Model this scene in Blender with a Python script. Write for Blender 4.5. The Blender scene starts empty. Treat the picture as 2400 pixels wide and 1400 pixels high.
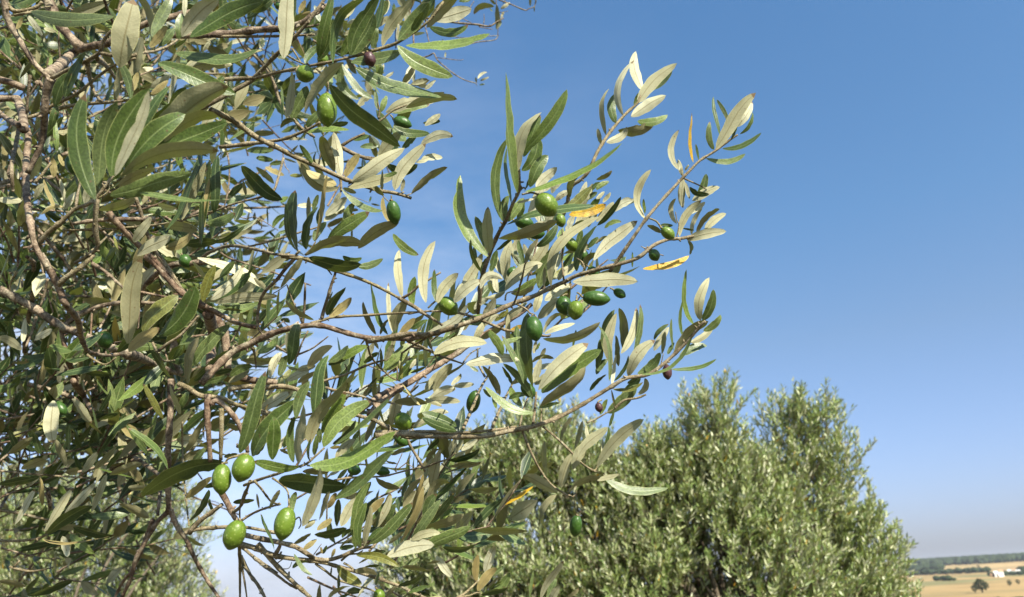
import bpy, math, random
import numpy as np
from mathutils import Vector, Matrix, noise

# ------------------------------------------------------------------ camera, light, sky
SC = bpy.context.scene
COL = SC.collection
FPX = 1779.0
PITCH, ROLL = math.radians(21.0), math.radians(3.0)
CAM = Vector((0, 0, 1.6))
FW = Vector((0, math.cos(PITCH), math.sin(PITCH)))
R0, U0 = Vector((1, 0, 0)), Vector((0, -math.sin(PITCH), math.cos(PITCH)))
RT = R0*math.cos(ROLL) - U0*math.sin(ROLL)
UP = U0*math.cos(ROLL) + R0*math.sin(ROLL)

cd = bpy.data.cameras.new('camera')
cam = bpy.data.objects.new('camera', cd); COL.objects.link(cam)
M = Matrix((RT, UP, -FW)).transposed().to_4x4(); M.translation = CAM
cam.matrix_world = M
cd.sensor_width = 36; cd.lens = 36*FPX/2400
cd.clip_start = 0.02; cd.clip_end = 30000
cd.dof.use_dof = True; cd.dof.focus_distance = 0.62; cd.dof.aperture_fstop = 13
SC.camera = cam

def at(px, py, d):
    return CAM + (FW + RT*((px-1200)/FPX) - UP*((py-700)/FPX))*d

SUN_EL, SUN_AZ = math.radians(39), math.radians(36)      # azimuth: from behind the camera towards the right
SUN = Vector((math.sin(SUN_AZ)*math.cos(SUN_EL), -math.cos(SUN_AZ)*math.cos(SUN_EL), math.sin(SUN_EL)))
ld = bpy.data.lights.new('sun', 'SUN'); ld.energy = 5.0; ld.angle = math.radians(0.53); ld.color = (1, .915, .78)
lo = bpy.data.objects.new('sun', ld); COL.objects.link(lo)
lo.rotation_euler = (-SUN).to_track_quat('-Z', 'Y').to_euler()

W = bpy.data.worlds.new('World'); SC.world = W; W.use_nodes = True
nt = W.node_tree; nt.nodes.clear()
wo = nt.nodes.new('ShaderNodeOutputWorld'); bg = nt.nodes.new('ShaderNodeBackground')
sky = nt.nodes.new('ShaderNodeTexSky'); sky.sky_type = 'NISHITA'; sky.sun_disc = False
sky.sun_elevation = SUN_EL; sky.sun_rotation = math.pi - SUN_AZ
sky.altitude = 0; sky.air_density = 1.0; sky.dust_density = 1.6; sky.ozone_density = 1.6
bg.inputs['Strength'].default_value = 0.088
# faint wisps of cloud low in the sky, by direction
tc = nt.nodes.new('ShaderNodeTexCoord')
mp = nt.nodes.new('ShaderNodeMapping'); mp.inputs['Scale'].default_value = (3.0, 3.0, 9.0); mp.inputs['Location'].default_value = (1.3, .4, .2)
no = nt.nodes.new('ShaderNodeTexNoise'); no.inputs['Scale'].default_value = 1.6; no.inputs['Detail'].default_value = 8; no.inputs['Roughness'].default_value = .62
cr = nt.nodes.new('ShaderNodeValToRGB'); cr.color_ramp.elements[0].position = .36; cr.color_ramp.elements[1].position = .72
sx = nt.nodes.new('ShaderNodeSeparateXYZ')
mr = nt.nodes.new('ShaderNodeMapRange'); mr.inputs['From Min'].default_value = .72; mr.inputs['From Max'].default_value = .32
mr2 = nt.nodes.new('ShaderNodeMapRange'); mr2.inputs['From Min'].default_value = .22; mr2.inputs['From Max'].default_value = -.35
mu = nt.nodes.new('ShaderNodeMath'); mu.operation = 'MULTIPLY'
mu2 = nt.nodes.new('ShaderNodeMath'); mu2.operation = 'MULTIPLY'
mu3 = nt.nodes.new('ShaderNodeMath'); mu3.operation = 'MULTIPLY'; mu3.inputs[1].default_value = .6
mx = nt.nodes.new('ShaderNodeMixRGB'); mx.inputs['Color2'].default_value = (4.2, 4.5, 5.2, 1)
L = nt.links.new
L(tc.outputs['Generated'], mp.inputs['Vector']); L(mp.outputs[0], no.inputs['Vector']); L(no.outputs['Fac'], cr.inputs[0])
L(tc.outputs['Generated'], sx.inputs[0]); L(sx.outputs['Z'], mr.inputs[0]); L(sx.outputs['X'], mr2.inputs[0])
L(cr.outputs[0], mu.inputs[0]); L(mr.outputs[0], mu.inputs[1]); L(mu.outputs[0], mu2.inputs[0]); L(mr2.outputs[0], mu2.inputs[1])
L(mu2.outputs[0], mu3.inputs[0]); L(mu3.outputs[0], mx.inputs['Fac'])
tr_ = nt.nodes.new('ShaderNodeValToRGB'); te = tr_.color_ramp.elements      # clear-day tint by height in the sky
while len(te) < 4: te.new(.5)
for i_, (z_, c_) in enumerate(((.05, (.62, .645, .90)), (.27, (.64, .71, .785)), (.41, (.575, .78, .89)), (.66, (.545, .84, 1.0)))):
    te[i_].position = z_; te[i_].color = (*c_, 1)
tm = nt.nodes.new('ShaderNodeMixRGB'); tm.blend_type = 'MULTIPLY'; tm.inputs['Fac'].default_value = 1
L(sx.outputs['Z'], tr_.inputs[0]); L(sky.outputs[0], tm.inputs['Color1']); L(tr_.outputs[0], tm.inputs['Color2'])
L(tm.outputs[0], mx.inputs['Color1']); L(mx.outputs[0], bg.inputs[0]); L(bg.outputs[0], wo.inputs[0])
SC.view_settings.view_transform = 'Standard'; SC.view_settings.look = 'None'
SC.view_settings.gamma = 1; SC.view_settings.use_curve_mapping = False
SC.view_settings.exposure = 1.355

# ------------------------------------------------------------------ helpers
def tag(o, label=None, cat=None, group=None, kind=None):
    if label: o['label'] = label
    if cat: o['category'] = cat
    if group: o['group'] = group
    if kind: o['kind'] = kind
    return o

def empty(name, loc, **k):
    o = bpy.data.objects.new(name, None); COL.objects.link(o); o.location = loc; o.empty_display_size = .2
    return tag(o, **k)

class MB:
    """collects vertices and faces and links them as ONE mesh object"""
    def __init__(s): s.v = []; s.f = []; s.m = []; s.uv = []; s.var = []
    def add(s, vs, fs, mat=0, uvs=None, var=0.5):
        b = len(s.v); s.v.extend(vs); s.var.extend([var]*len(vs))
        s.uv.extend(uvs if uvs else [(0, 0)]*len(vs))
        for f in fs: s.f.append(tuple(i+b for i in f)); s.m.append(mat)
    def build(s, name, mats, parent=None, smooth=True, origin=None):
        me = bpy.data.meshes.new(name)
        vs = s.v
        if origin is not None: vs = [(v[0]-origin[0], v[1]-origin[1], v[2]-origin[2]) for v in vs]
        me.from_pydata([tuple(v) for v in vs], [], s.f)
        for m in (mats if isinstance(mats, (list, tuple)) else [mats]): me.materials.append(m)
        me.polygons.foreach_set('material_index', s.m)
        if smooth: me.polygons.foreach_set('use_smooth', [True]*len(s.f))
        a = me.attributes.new('var', 'FLOAT', 'POINT'); a.data.foreach_set('value', s.var)
        uvl = me.uv_layers.new(name='UVMap')
        li = np.empty(len(me.loops), dtype=np.int32); me.loops.foreach_get('vertex_index', li)
        uvl.data.foreach_set('uv', np.array(s.uv, dtype=np.float32)[li].ravel())
        me.update()
        o = bpy.data.objects.new(name, me); COL.objects.link(o)
        if origin is not None: o.location = origin
        if parent is not None:
            o.parent = parent; o.matrix_parent_inverse = Matrix.Translation(-parent.location)
        return o

def newmat(name):
    m = bpy.data.materials.new(name); m.use_nodes = True
    t = m.node_tree; t.nodes.clear()
    out = t.nodes.new('ShaderNodeOutputMaterial')
    return m, t, out
def node(t, kind, **k):
    n = t.nodes.new(kind)
    for a, v in k.items():
        if a in n.inputs.keys(): n.inputs[a].default_value = v
        else: setattr(n, a, v)
    return n
def mixc(t, fac, a, b, blend='MIX'):
    n = t.nodes.new('ShaderNodeMixRGB'); n.blend_type = blend
    for s, x in ((0, fac), (1, a), (2, b)):
        if hasattr(x, 'is_output'): t.links.new(x, n.inputs[s])
        else: n.inputs[s].default_value = x if not isinstance(x, tuple) else (*x, 1)[:4]
    return n.outputs[0]
def ramp(t, fac, stops):
    n = t.nodes.new('ShaderNodeValToRGB'); t.links.new(fac, n.inputs[0])
    e = n.color_ramp.elements
    while len(e) < len(stops): e.new(.5)
    for i, (p, c) in enumerate(stops): e[i].position = p; e[i].color = (*c, 1)
    return n.outputs[0]
def math2(t, op, a, b=0.0, c=None):
    n = t.nodes.new('ShaderNodeMath'); n.operation = op
    for s, x in enumerate((a, b) if c is None else (a, b, c)):
        if hasattr(x, 'is_output'): t.links.new(x, n.inputs[s])
        else: n.inputs[s].default_value = x
    return n.outputs[0]

def leaf_material(name, top_stops, under_stops, blotch=None, trans=(.26, .33, .05), tw=.10, far=False):
    m, t, out = newmat(name); K = t.links.new
    var = node(t, 'ShaderNodeAttribute', attribute_name='var').outputs['Fac']
    geo = t.nodes.new('ShaderNodeNewGeometry')
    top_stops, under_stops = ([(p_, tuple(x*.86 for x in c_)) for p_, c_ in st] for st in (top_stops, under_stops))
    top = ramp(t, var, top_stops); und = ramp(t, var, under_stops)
    rough = .42
    if not far:
        tcn = t.nodes.new('ShaderNodeTexCoord')
        sp = t.nodes.new('ShaderNodeSeparateXYZ'); K(tcn.outputs['UV'], sp.inputs[0])
        du = math2(t, 'ABSOLUTE', math2(t, 'SUBTRACT', sp.outputs['X'], .5))
        # midrib line and faint side veins
        rib = math2(t, 'SUBTRACT', 1, math2(t, 'SMOOTH_MIN', math2(t, 'DIVIDE', du, .055), 1, .3))
        rib = math2(t, 'MAXIMUM', rib, 0)
        ve = math2(t, 'SINE', math2(t, 'MULTIPLY', math2(t, 'SUBTRACT', sp.outputs['Y'], math2(t, 'MULTIPLY', du, .22)), 95))
        ve = math2(t, 'POWER', math2(t, 'MAXIMUM', ve, 0), 8)
        ob = node(t, 'ShaderNodeTexNoise', Scale=900.0, Detail=2.0)          # waxy scales
        K(tcn.outputs['Object'], ob.inputs['Vector'])
        bl = node(t, 'ShaderNodeTexNoise', Scale=60.0, Detail=3.0); K(tcn.outputs['Object'], bl.inputs['Vector'])
        sc_ = ramp(t, ob.outputs['Fac'], [(.38, (.72, .74, .74)), (.62, (1.3, 1.28, 1.26))])
        bc_ = ramp(t, bl.outputs['Fac'], [(.3, (.8, .8, .78)), (.7, (1.18, 1.2, 1.22))])
        top = mixc(t, 1, mixc(t, 1, top, sc_, 'MULTIPLY'), bc_, 'MULTIPLY')
        top = mixc(t, math2(t, 'MULTIPLY', ve, .08), top, (.16, .22, .08))
        top = mixc(t, math2(t, 'MULTIPLY', rib, .55), top, (.26, .32, .13))
        # age: brown tips on some leaves, small dark spots, blotches on the turning ones
        tipn = math2(t, 'ADD', sp.outputs['Y'], math2(t, 'MULTIPLY', bl.outputs['Fac'], .12))
        old = math2(t, 'GREATER_THAN', math2(t, 'FRACT', math2(t, 'MULTIPLY', var, 37.0)), .72)
        tip = math2(t, 'MULTIPLY', math2(t, 'GREATER_THAN', tipn, 1.0), old)
        spn = node(t, 'ShaderNodeTexVoronoi', Scale=170.0); K(tcn.outputs['Object'], spn.inputs['Vector'])
        spot = math2(t, 'MULTIPLY', math2(t, 'LESS_THAN', spn.outputs['Distance'], .10), .8)
        flaw = math2(t, 'MAXIMUM', tip, spot)
        if blotch:
            bn = node(t, 'ShaderNodeTexNoise', Scale=110.0, Detail=4.0); K(tcn.outputs['Object'], bn.inputs['Vector'])
            bf = ramp(t, bn.outputs['Fac'], [(.52, (0, 0, 0)), (.60, (.85, .85, .85))])
            top = mixc(t, bf, top, blotch); und = mixc(t, bf, und, blotch)
        top = mixc(t, flaw, top, (.10, .06, .03)); und = mixc(t, flaw, und, (.16, .10, .05))
        edge = math2(t, 'MULTIPLY', math2(t, 'GREATER_THAN', du, .468), .6)
        top = mixc(t, edge, top, (.30, .33, .12))
        und = mixc(t, .22, und, mixc(t, 1, und, sc_, 'MULTIPLY'))
        und = mixc(t, 1, und, bc_, 'MULTIPLY')
        und = mixc(t, math2(t, 'MULTIPLY', ve, .10), und, (.25, .22, .11))
        und = mixc(t, math2(t, 'MULTIPLY', rib, .85), und, (.15, .125, .05))
        und = mixc(t, edge, und, (.42, .42, .20))
    col = mixc(t, geo.outputs['Backfacing'], top, und)
    b = node(t, 'ShaderNodeBsdfPrincipled', Roughness=rough); K(col, b.inputs['Base Color'])
    K(math2(t, 'MULTIPLY_ADD', geo.outputs['Backfacing'], .25, rough), b.inputs['Roughness'])
    b.inputs['Specular IOR Level'].default_value = .42
    if not far:
        bu = node(t, 'ShaderNodeBump', Strength=.35, Distance=.0006)
        h = math2(t, 'ADD', math2(t, 'MULTIPLY', ob.outputs['Fac'], .5), math2(t, 'MULTIPLY', rib, -.8))
        h = math2(t, 'ADD', h, math2(t, 'MULTIPLY', ve, -.2))
        K(h, bu.inputs['Height']); K(bu.outputs[0], b.inputs['Normal'])
    tr = node(t, 'ShaderNodeBsdfTranslucent'); K(mixc(t, .6, trans, col), tr.inputs['Color']) if False else tr.inputs['Color'].__setattr__('default_value', (*trans, 1))
    ms = node(t, 'ShaderNodeMixShader', Fac=tw); K(b.outputs[0], ms.inputs[1]); K(tr.outputs[0], ms.inputs[2])
    K(ms.outputs[0], out.inputs[0])
    return m

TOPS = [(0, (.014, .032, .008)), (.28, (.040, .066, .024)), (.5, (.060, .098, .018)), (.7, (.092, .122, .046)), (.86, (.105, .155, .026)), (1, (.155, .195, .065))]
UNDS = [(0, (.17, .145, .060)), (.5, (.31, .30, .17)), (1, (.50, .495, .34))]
M_LEAF = leaf_material('olive_leaf', TOPS, UNDS)
M_GOLD = leaf_material('golden_leaf', [(0, (.10, .11, .025)), (1, (.17, .17, .035))], [(0, (.22, .17, .06)), (1, (.34, .29, .12))], trans=(.28, .24, .04), tw=.14)
M_YELL = leaf_material('yellow_leaf', [(0, (.50, .27, .015)), (1, (.62, .40, .025))], [(0, (.50, .28, .02)), (1, (.60, .38, .04))], blotch=(.26, .16, .03), trans=(.75, .42, .03), tw=.3)
M_FAR = leaf_material('far_olive_leaf', [(0, (.07, .115, .026)), (.45, (.175, .238, .070)), (.8, (.32, .36, .155)), (1, (.52, .53, .35))],
                      [(0, (.36, .37, .19)), (.5, (.50, .51, .32)), (1, (.64, .64, .48))], tw=.22, far=True)

def bark_material(name, c1, c2, c3, scale=90, bump=.0012):
    m, t, out = newmat(name); K = t.links.new
    tcn = t.nodes.new('ShaderNodeTexCoord')
    var = node(t, 'ShaderNodeAttribute', attribute_name='var').outputs['Fac']
    n1 = node(t, 'ShaderNodeTexNoise', Scale=scale, Detail=7.0, Roughness=.65); K(tcn.outputs['Object'], n1.inputs['Vector'])
    n2 = node(t, 'ShaderNodeTexNoise', Scale=scale*7.0, Detail=4.0); K(tcn.outputs['Object'], n2.inputs['Vector'])
    mpn = node(t, 'ShaderNodeMapping'); mpn.inputs['Scale'].default_value = (1, 40, 1); K(tcn.outputs['UV'], mpn.inputs['Vector'])
    vo = node(t, 'ShaderNodeTexVoronoi', Scale=3.0); vo.feature = 'DISTANCE_TO_EDGE'; K(mpn.outputs[0], vo.inputs['Vector'])
    crack = ramp(t, vo.outputs['Distance'], [(0, (.45, .42, .4)), (.12, (1, 1, 1))])
    c = mixc(t, ramp(t, n1.outputs['Fac'], [(.41, (0, 0, 0)), (.60, (1, 1, 1))]), c1, c2)
    c = mixc(t, math2(t, 'MULTIPLY', var, .6), c, c3)
    sp = ramp(t, n2.outputs['Fac'], [(.35, (.62, .6, .58)), (.65, (1.3, 1.28, 1.24))])
    n4 = node(t, 'ShaderNodeTexNoise', Scale=scale*.45, Detail=5.0, Roughness=.7); K(tcn.outputs['Object'], n4.inputs['Vector'])
    c = mixc(t, ramp(t, n4.outputs['Fac'], [(.54, (0, 0, 0)), (.64, (.6, .6, .6))]), c, (.30, .29, .21))
    c = mixc(t, 1, c, sp, 'MULTIPLY'); c = mixc(t, .7, c, crack, 'MULTIPLY')
    b = node(t, 'ShaderNodeBsdfPrincipled', Roughness=.8); K(c, b.inputs['Base Color'])
    b.inputs['Specular IOR Level'].default_value = .25
    bu = node(t, 'ShaderNodeBump', Strength=.8, Distance=bump)
    K(math2(t, 'ADD', n1.outputs['Fac'], math2(t, 'MULTIPLY', n2.outputs['Fac'], .5)), bu.inputs['Height']); K(bu.outputs[0], b.inputs['Normal'])
    K(b.outputs[0], out.inputs[0]); return m
M_BARK = bark_material('branch_bark', (.065, .050, .036), (.31, .26, .19), (.15, .085, .05))
M_TWIG = bark_material('twig_bark', (.085, .064, .042), (.27, .225, .16), (.22, .20, .085), 160)
M_TRUNK = bark_material('trunk_bark', (.06, .048, .036), (.13, .11, .08), (.10, .07, .045), 18, .01)

def olive_material(name, c1, c2, spot):
    m, t, out = newmat(name); K = t.links.new
    tcn = t.nodes.new('ShaderNodeTexCoord')
    n1 = node(t, 'ShaderNodeTexNoise', Scale=70.0, Detail=3.0); K(tcn.outputs['Object'], n1.inputs['Vector'])
    vo = node(t, 'ShaderNodeTexVoronoi', Scale=520.0); K(tcn.outputs['Object'], vo.inputs['Vector'])
    n2 = node(t, 'ShaderNodeTexNoise', Scale=420.0, Detail=2.0); K(tcn.outputs['Object'], n2.inputs['Vector'])
    c = mixc(t, ramp(t, n1.outputs['Fac'], [(.3, (0, 0, 0)), (.7, (1, 1, 1))]), c1, c2)
    c = mixc(t, ramp(t, vo.outputs['Distance'], [(.12, (.55, .55, .55)), (.34, (0, 0, 0))]), c, spot)
    b = node(t, 'ShaderNodeBsdfPrincipled', Roughness=.40); K(c, b.inputs['Base Color'])
    b.inputs['Subsurface Weight'].default_value = .12; b.inputs['Subsurface Radius'].default_value = (.003, .004, .001)
    b.inputs['Coat Weight'].default_value = .03; b.inputs['Specular IOR Level'].default_value = .35
    bu = node(t, 'ShaderNodeBump', Strength=.5, Distance=.0007)
    K(math2(t, 'ADD', n2.outputs['Fac'], n1.outputs['Fac']), bu.inputs['Height']); K(bu.outputs[0], b.inputs['Normal'])
    K(b.outputs[0], out.inputs[0]); return m
M_OLI = {'g': olive_material('green_olive', (.055, .102, .008), (.098, .152, .016), (.25, .30, .09)),
         'd': olive_material('dark_green_olive', (.018, .050, .008), (.035, .085, .012), (.09, .14, .05)),
         'p': olive_material('purple_olive', (.03, .013, .017), (.062, .028, .03), (.12, .07, .06))}
# ------------------------------------------------------------------ the near olive tree, branch by branch
# each block: (left, top, scale, distance in metres) of the part of the tree it describes; a branch is
# "thickness var  x y  x y ..."; a leaf is "base x y  tip x y  width  bow  side[layer]"
# sides: u lit underside, b shaded underside, t lit upper side, d shaded upper side, k golden, y yellow
BR = [
 (1000, 400, 4.667, .535, """
52 .35 560 1560 580 1400 600 1180 690 920 780 700 860 560 940 370 1010 230 1015 130 1010 -20
22 .7 1010 230 1060 185 1075 205
26 .6 960 1440 1000 1330 1050 1150 1075 1030 1100 990
20 .8 860 1420 880 1340 1000 1320"""),
 (1000, 400, 4.667, .60, """
58 .3 -640 1870 -200 1790 0 1800 250 1730 540 1630 730 1550 960 1450 1180 1370 1340 1290 1500 1220 1640 1150 1867 1085 2000 1050 2300 960 2480 820 2650 750 2760 745 2920 715
36 .35 2000 1110 2220 790 2400 530 2560 340 2800 80 2870 10 2990 -110 3150 -210 3310 -330 3400 -390
22 .4 1500 1200 1480 1000 1490 800 1480 640
20 .4 1730 1080 1700 1000 1640 960
14 .7 2730 745 2760 600 2740 550 2720 450
14 .3 2420 830 2395 850 2345 830
12 .3 2590 930 2420 880 2370 840
18 .4 2800 80 3000 170 3050 200"""),
 (1400, 100, 4.667, .68, """
44 .6 -330 1850 -300 1600 -180 1500 -90 1400 0 1200 110 1020 220 880 330 760 440 660 490 540
12 .6 -330 1830 -220 1760 -160 1680"""),
 (1000, 700, 4.667, .60, """
34 .35 560 235 620 245 850 340 1080 380 1300 410 1350 405
22 .3 960 50 1080 110 1130 160 1180 180 1240 260
30 .45 -200 520 0 560 100 610 210 650 400 715
18 .5 400 700 480 600 590 540
18 .6 20 400 60 560 100 640 100 700 40 810
28 .3 560 215 300 150 0 140 -200 170"""),
 (1000, 700, 4.667, .70, """
70 .6 -620 1270 -480 1120 -260 960 0 800 300 620 650 380 1000 180 1150 60
30 .5 400 1420 480 1240 600 960 660 860 690 740
26 .5 640 860 560 700 560 540
26 .5 720 1400 830 1150 930 950 980 870
16 .5 620 990 760 1080 860 1080"""),
 (1000, 700, 4.667, .57, """
56 .35 -560 1500 -300 1480 0 1500 250 1510 620 1505 900 1450 1200 1390 1500 1270 1720 1150 1867 1060 2030 960 2190 870 2430 830 2610 700 2720 600 2860 460 2990 300 3050 250
34 .3 1160 1390 1180 1240 1190 1120 1200 1020
26 .4 1020 1400 1050 1240 1110 1080
20 .4 1250 1370 1255 1190
22 .4 1750 1360 1867 1310 1970 1250 2060 1210
34 .5 2060 1200 2090 1170 2170 1110 2300 1090 2400 1050
10 .3 2060 1210 2030 1080 2020 1000
14 .3 2560 740 2570 690 2590 600
10 .4 2620 690 2610 730"""),
 (1000, 1000, 4.667, .56, """
42 .5 -560 60 -200 60 0 55 300 70 500 60 760 35 980 0
28 .4 1045 40 1100 180 1200 400 1320 590 1420 680 1510 735 1560 755
12 .5 1510 735 1600 770 1620 860 1640 960
16 .4 1600 770 1630 740 1640 700
26 .4 1270 0 1460 160 1640 340 1720 420 1820 480 1900 510 1960 560
20 .9 1800 480 1850 470 1870 410
24 .3 -60 460 0 440 100 400 240 350 320 290
18 .6 160 400 220 450 265 480 275 600
16 .2 -420 -20 -400 .1 -400 60"""),
 (1000, 1150, 5.6, .56, """
36 .7 380 1420 500 1350 600 1260 700 1160
24 .7 400 1400 560 1380 660 1340 740 1370
22 .5 1480 1430 1500 1370"""),
 (600, 0, 4.667, .51, """
52 .3 -700 1240 -110 920 0 830 200 620 380 450 540 280 640 150 770 -40
44 .45 -640 910 -340 870 0 850 200 800 400 760 600 720 850 670 1100 610
38 .85 1100 610 1400 520 1540 470 1750 340 1900 220 2050 20
26 .7 660 750 740 830 785 900 785 1030
30 .3 1030 680 1090 740 1110 760
16 .7 480 730 560 700 600 730
16 .5 320 690 290 760 250 780"""),
 (600, 0, 4.667, .62, """
80 .25 -920 380 -640 380 -300 370 0 330 300 310 480 260 640 150 780 60
34 .5 -450 400 0 400 300 395 640 380
26 .6 1310 1350 1400 1290 1500 1210 1650 1150
24 .6 1340 1300 1350 1220 1330 1120
44 .3 -120 500 150 800 280 1150 500 1400 640 1500
22 .95 400 540 500 700
22 .95 310 590 430 660 520 700"""),
 (1000, 0, 6.222, 1.25, """
34 .0 -300 330 -60 270 160 290 450 335 730 360 910 385 1010 330 1120 265
18 .0 450 330 520 250 590 180 640 100 690 20
14 .0 450 230 560 290 650 335
14 .0 760 390 870 415 960 430
14 .0 830 350 840 280 835 210
14 .1 100 460 240 480 400 535 540 555 720 550 880 530 1060 520
16 .0 640 640 780 610 1010 575 1040 440 1060 340
20 .0 -200 260 -60 320 0 470 50 640 150 640
22 .0 -250 900 20 820 100 780 140 850 200 920 400 1080 560 1170 720 1215
12 .0 150 840 260 855 480 880 535 865
10 .0 720 1215 735 1260
20 .0 1000 -30 1060 0 1240 70 1430 150 1490 130 1570 95 1590 0
10 .1 1060 180 1120 180 1190 165
18 .0 1010 -40 1015 60 1030 80"""),
 (600, 300, 4.667, .60, """
56 .5 -500 -200 -250 -80 0 100 240 220 430 320 600 390 900 530 1050 590 1230 650 1380 690 1500 710 1600 735 1700 770
46 .4 -400 210 0 165 130 150 270 130 420 80 600 0 700 -60
34 .35 920 540 930 620 930 700
26 .5 1210 320 1320 330
46 .2 930 210 1060 280 1200 330 1300 350
38 .3 930 200 1060 120 1190 60
28 .3 300 330 250 520 190 700 100 740 0 770 -300 850 -600 980
14 .9 1360 690 1400 760 1470 820
16 .8 1480 740 1480 800
16 .6 1590 705 1610 760
14 .5 1640 740 1700 720
14 .9 1350 670 1390 600 1385 480
44 .35 -600 1430 -500 1360 -280 1290 0 1330 200 1380 420 1400 620 1450
28 .7 540 1390 600 1330 650 1250
26 .6 440 1380 480 1340"""),
 (600, 300, 4.667, .95, """
26 .4 -100 1300 0 1280 330 1190 520 1130 700 1080
14 .0 -540 760 -160 980 0 980 240 1120
22 .0 -500 -100 -310 300 -320 760 -500 1210
12 .0 290 230 300 330 320 420 360 470 360 500
10 .0 780 1070 860 1150
8 .0 1000 730 1240 820
14 .0 0 1050 60 1000 60 1100
12 .0 120 1250 150 1320
14 .0 -560 1060 -200 1120 -20 1020"""),
 (600, 600, 4.667, .60, """
78 .5 -600 1400 -420 1200 -250 1050 -100 980 0 930 150 860 340 800 500 770 700 760 950 830 1180 890 1400 905 1700 905 1870 875
36 .55 600 740 740 700 850 670 1200 650 1500 630 1867 610
50 .8 280 0 430 20 560 40 800 140 1080 230 1320 330 1560 460
46 .3 1560 460 1720 550 1850 640 1950 700 2040 760
40 .1 430 20 330 130 220 270 60 450 20 760 150 930 340 1060
34 .1 510 740 530 560 540 300
24 .3 500 720 460 610 400 490 340 320
40 .2 720 690 740 600 790 440 830 300 870 180 850 120
18 .4 860 250 885 245
20 .9 780 140 830 210
26 .2 450 1100 500 960 570 820
30 .7 420 1190 440 1100 490 780
22 .1 460 1080 600 1020 700 950 790 880
34 .1 1590 470 1700 400 1800 310 1867 275 2020 180
12 .2 190 410 260 370 340 310"""),
 (600, 600, 4.667, .66, """
30 .3 600 1420 800 1350 1000 1290 1230 1190 1480 1120 1600 1060 1700 990 1867 900
26 .5 1200 900 1220 980 1270 1120 1400 1260 1480 1330 1580 1370
14 .1 1230 1200 1330 1240 1460 1290
12 .1 1060 1140 1130 1200
18 .2 1000 1290 990 1220 970 1180
14 .1 1120 1200 1140 1130 1130 1060
34 .4 1660 930 1867 1020 2000 1080
20 .3 1550 1360 1540 1200 1500 1000
14 .9 1590 1350 1620 1250 1570 1150
12 .1 0 1340 200 1340 350 1310"""),
 (600, 900, 4.667, .60, """
56 .4 -300 60 -100 30 100 40 300 30 500 80 700 180 900 250 1130 350 1300 400 1530 520 1700 530 1867 540 2000 560
40 .6 1560 530 1650 590 1867 575
78 .6 900 400 1100 300 1220 230 1350 130 1500 50 1620 0
30 .1 760 40 900 80 1000 100 1170 140 1300 190 1420 200 1520 220
38 .2 1650 590 1700 700 1780 830 1850 960
26 .4 850 1060 1000 1030 1200 1020 1400 1010 1600 960 1800 910
16 .2 1540 960 1520 940 1560 850 1600 760
14 .3 1540 940 1650 860 1700 780
12 .3 1640 870 1720 910
40 .7 -300 200 -100 260 0 300 150 345 250 360"""),
 (600, 900, 4.667, .49, """
36 .75 -130 1110 0 1060 150 1010 250 980 340 940 450 910 560 870 650 790 750 700
26 .8 180 1030 280 1100 350 1180 360 1330
28 .7 -20 1060 60 1150 170 1290 260 1310
24 .85 560 890 600 900"""),
 (600, 1150, 5.6, .52, """
64 .25 -260 560 0 620 300 680 520 740 700 850 800 900 950 910 1100 870 1290 790 1400 750 1550 740
30 .85 1120 920 1220 840 1330 830 1400 790
72 .55 -330 660 -100 730 0 760 230 850 450 890 700 920 900 950 1080 1000
52 .4 1080 1000 1300 1060 1600 1150 1750 1210 1900 1260 2080 1350 2300 1440
30 .6 1150 950 1240 1000 1300 1060
76 .6 20 700 100 790 300 1020 540 1250 720 1410
44 .4 -160 760 0 900 120 1000 250 1090 420 1220 540 1290
34 .3 -180 980 0 1190 80 1310 130 1410
32 .7 780 960 920 1060 1050 1160 1250 1230 1530 1310 1620 1400
24 .9 930 420 930 330 940 180 1000 90
22 .9 520 380 570 350 590 440 560 500
18 .6 270 960 380 880
14 .5 330 1030 430 1020 470 940
14 .5 760 840 860 700
60 .3 250 840 300 760 330 680"""),
 (0, 0, 4.667, .52, """
74 .2 40 -60 80 200 200 420 350 660 450 770 560 870
44 .3 560 860 700 790 880 700 1080 590 1120 480 1180 380 1330 230 1300 120 1330 -20
40 .4 1090 580 1250 610 1400 620 1520 590 1633 570 1690 560 1850 500 1960 420
90 .2 560 860 510 1000 490 1200 480 1400 440 1600 300 1900
38 .5 300 1290 450 1240 600 1140 820 1040 960 930 1060 850 1180 760 1310 690 1480 640
46 .5 540 1240 680 1180 850 1150 1050 1130 1300 1110 1633 1060
52 .7 60 20 130 110 240 120 400 80 460 20
30 .7 160 170 350 130 440 90 560 70
36 .1 330 820 310 1000 290 1250"""),
 (0, 0, 4.667, .75, """
120 .3 480 -100 600 180 700 330 880 520
100 .2 900 500 780 600 650 720 530 810
86 .4 -60 860 100 900 270 970
90 .2 -50 1080 170 1080 220 1170 250 1260 260 1420
86 .4 880 540 1050 500 1200 470 1400 360 1633 250 1900 180 2100 130
42 .4 1060 640 1180 740 1290 900 1400 1020
34 .4 960 700 990 900 1040 1020 1100 1110
60 .3 400 920 430 900 460 950
60 .2 -40 1210 60 1290 200 1370"""),
 (0, 300, 4.667, .53, """
86 .45 300 20 310 130 290 320 285 500 290 700 310 900 340 1080 370 1250 440 1400 520 1530
56 .2 220 -60 180 150 130 400 140 700
40 .5 380 600 470 500 560 380
52 .5 420 1280 520 1150 650 1050 740 960 830 880 950 840 1060 760 1180 600 1240 520
34 .2 830 870 850 720 890 560
56 .4 1060 780 1045 950 1045 1130 1070 1300 960 1400 820 1480
20 .9 1060 780 1180 700 1200 600"""),
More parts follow.
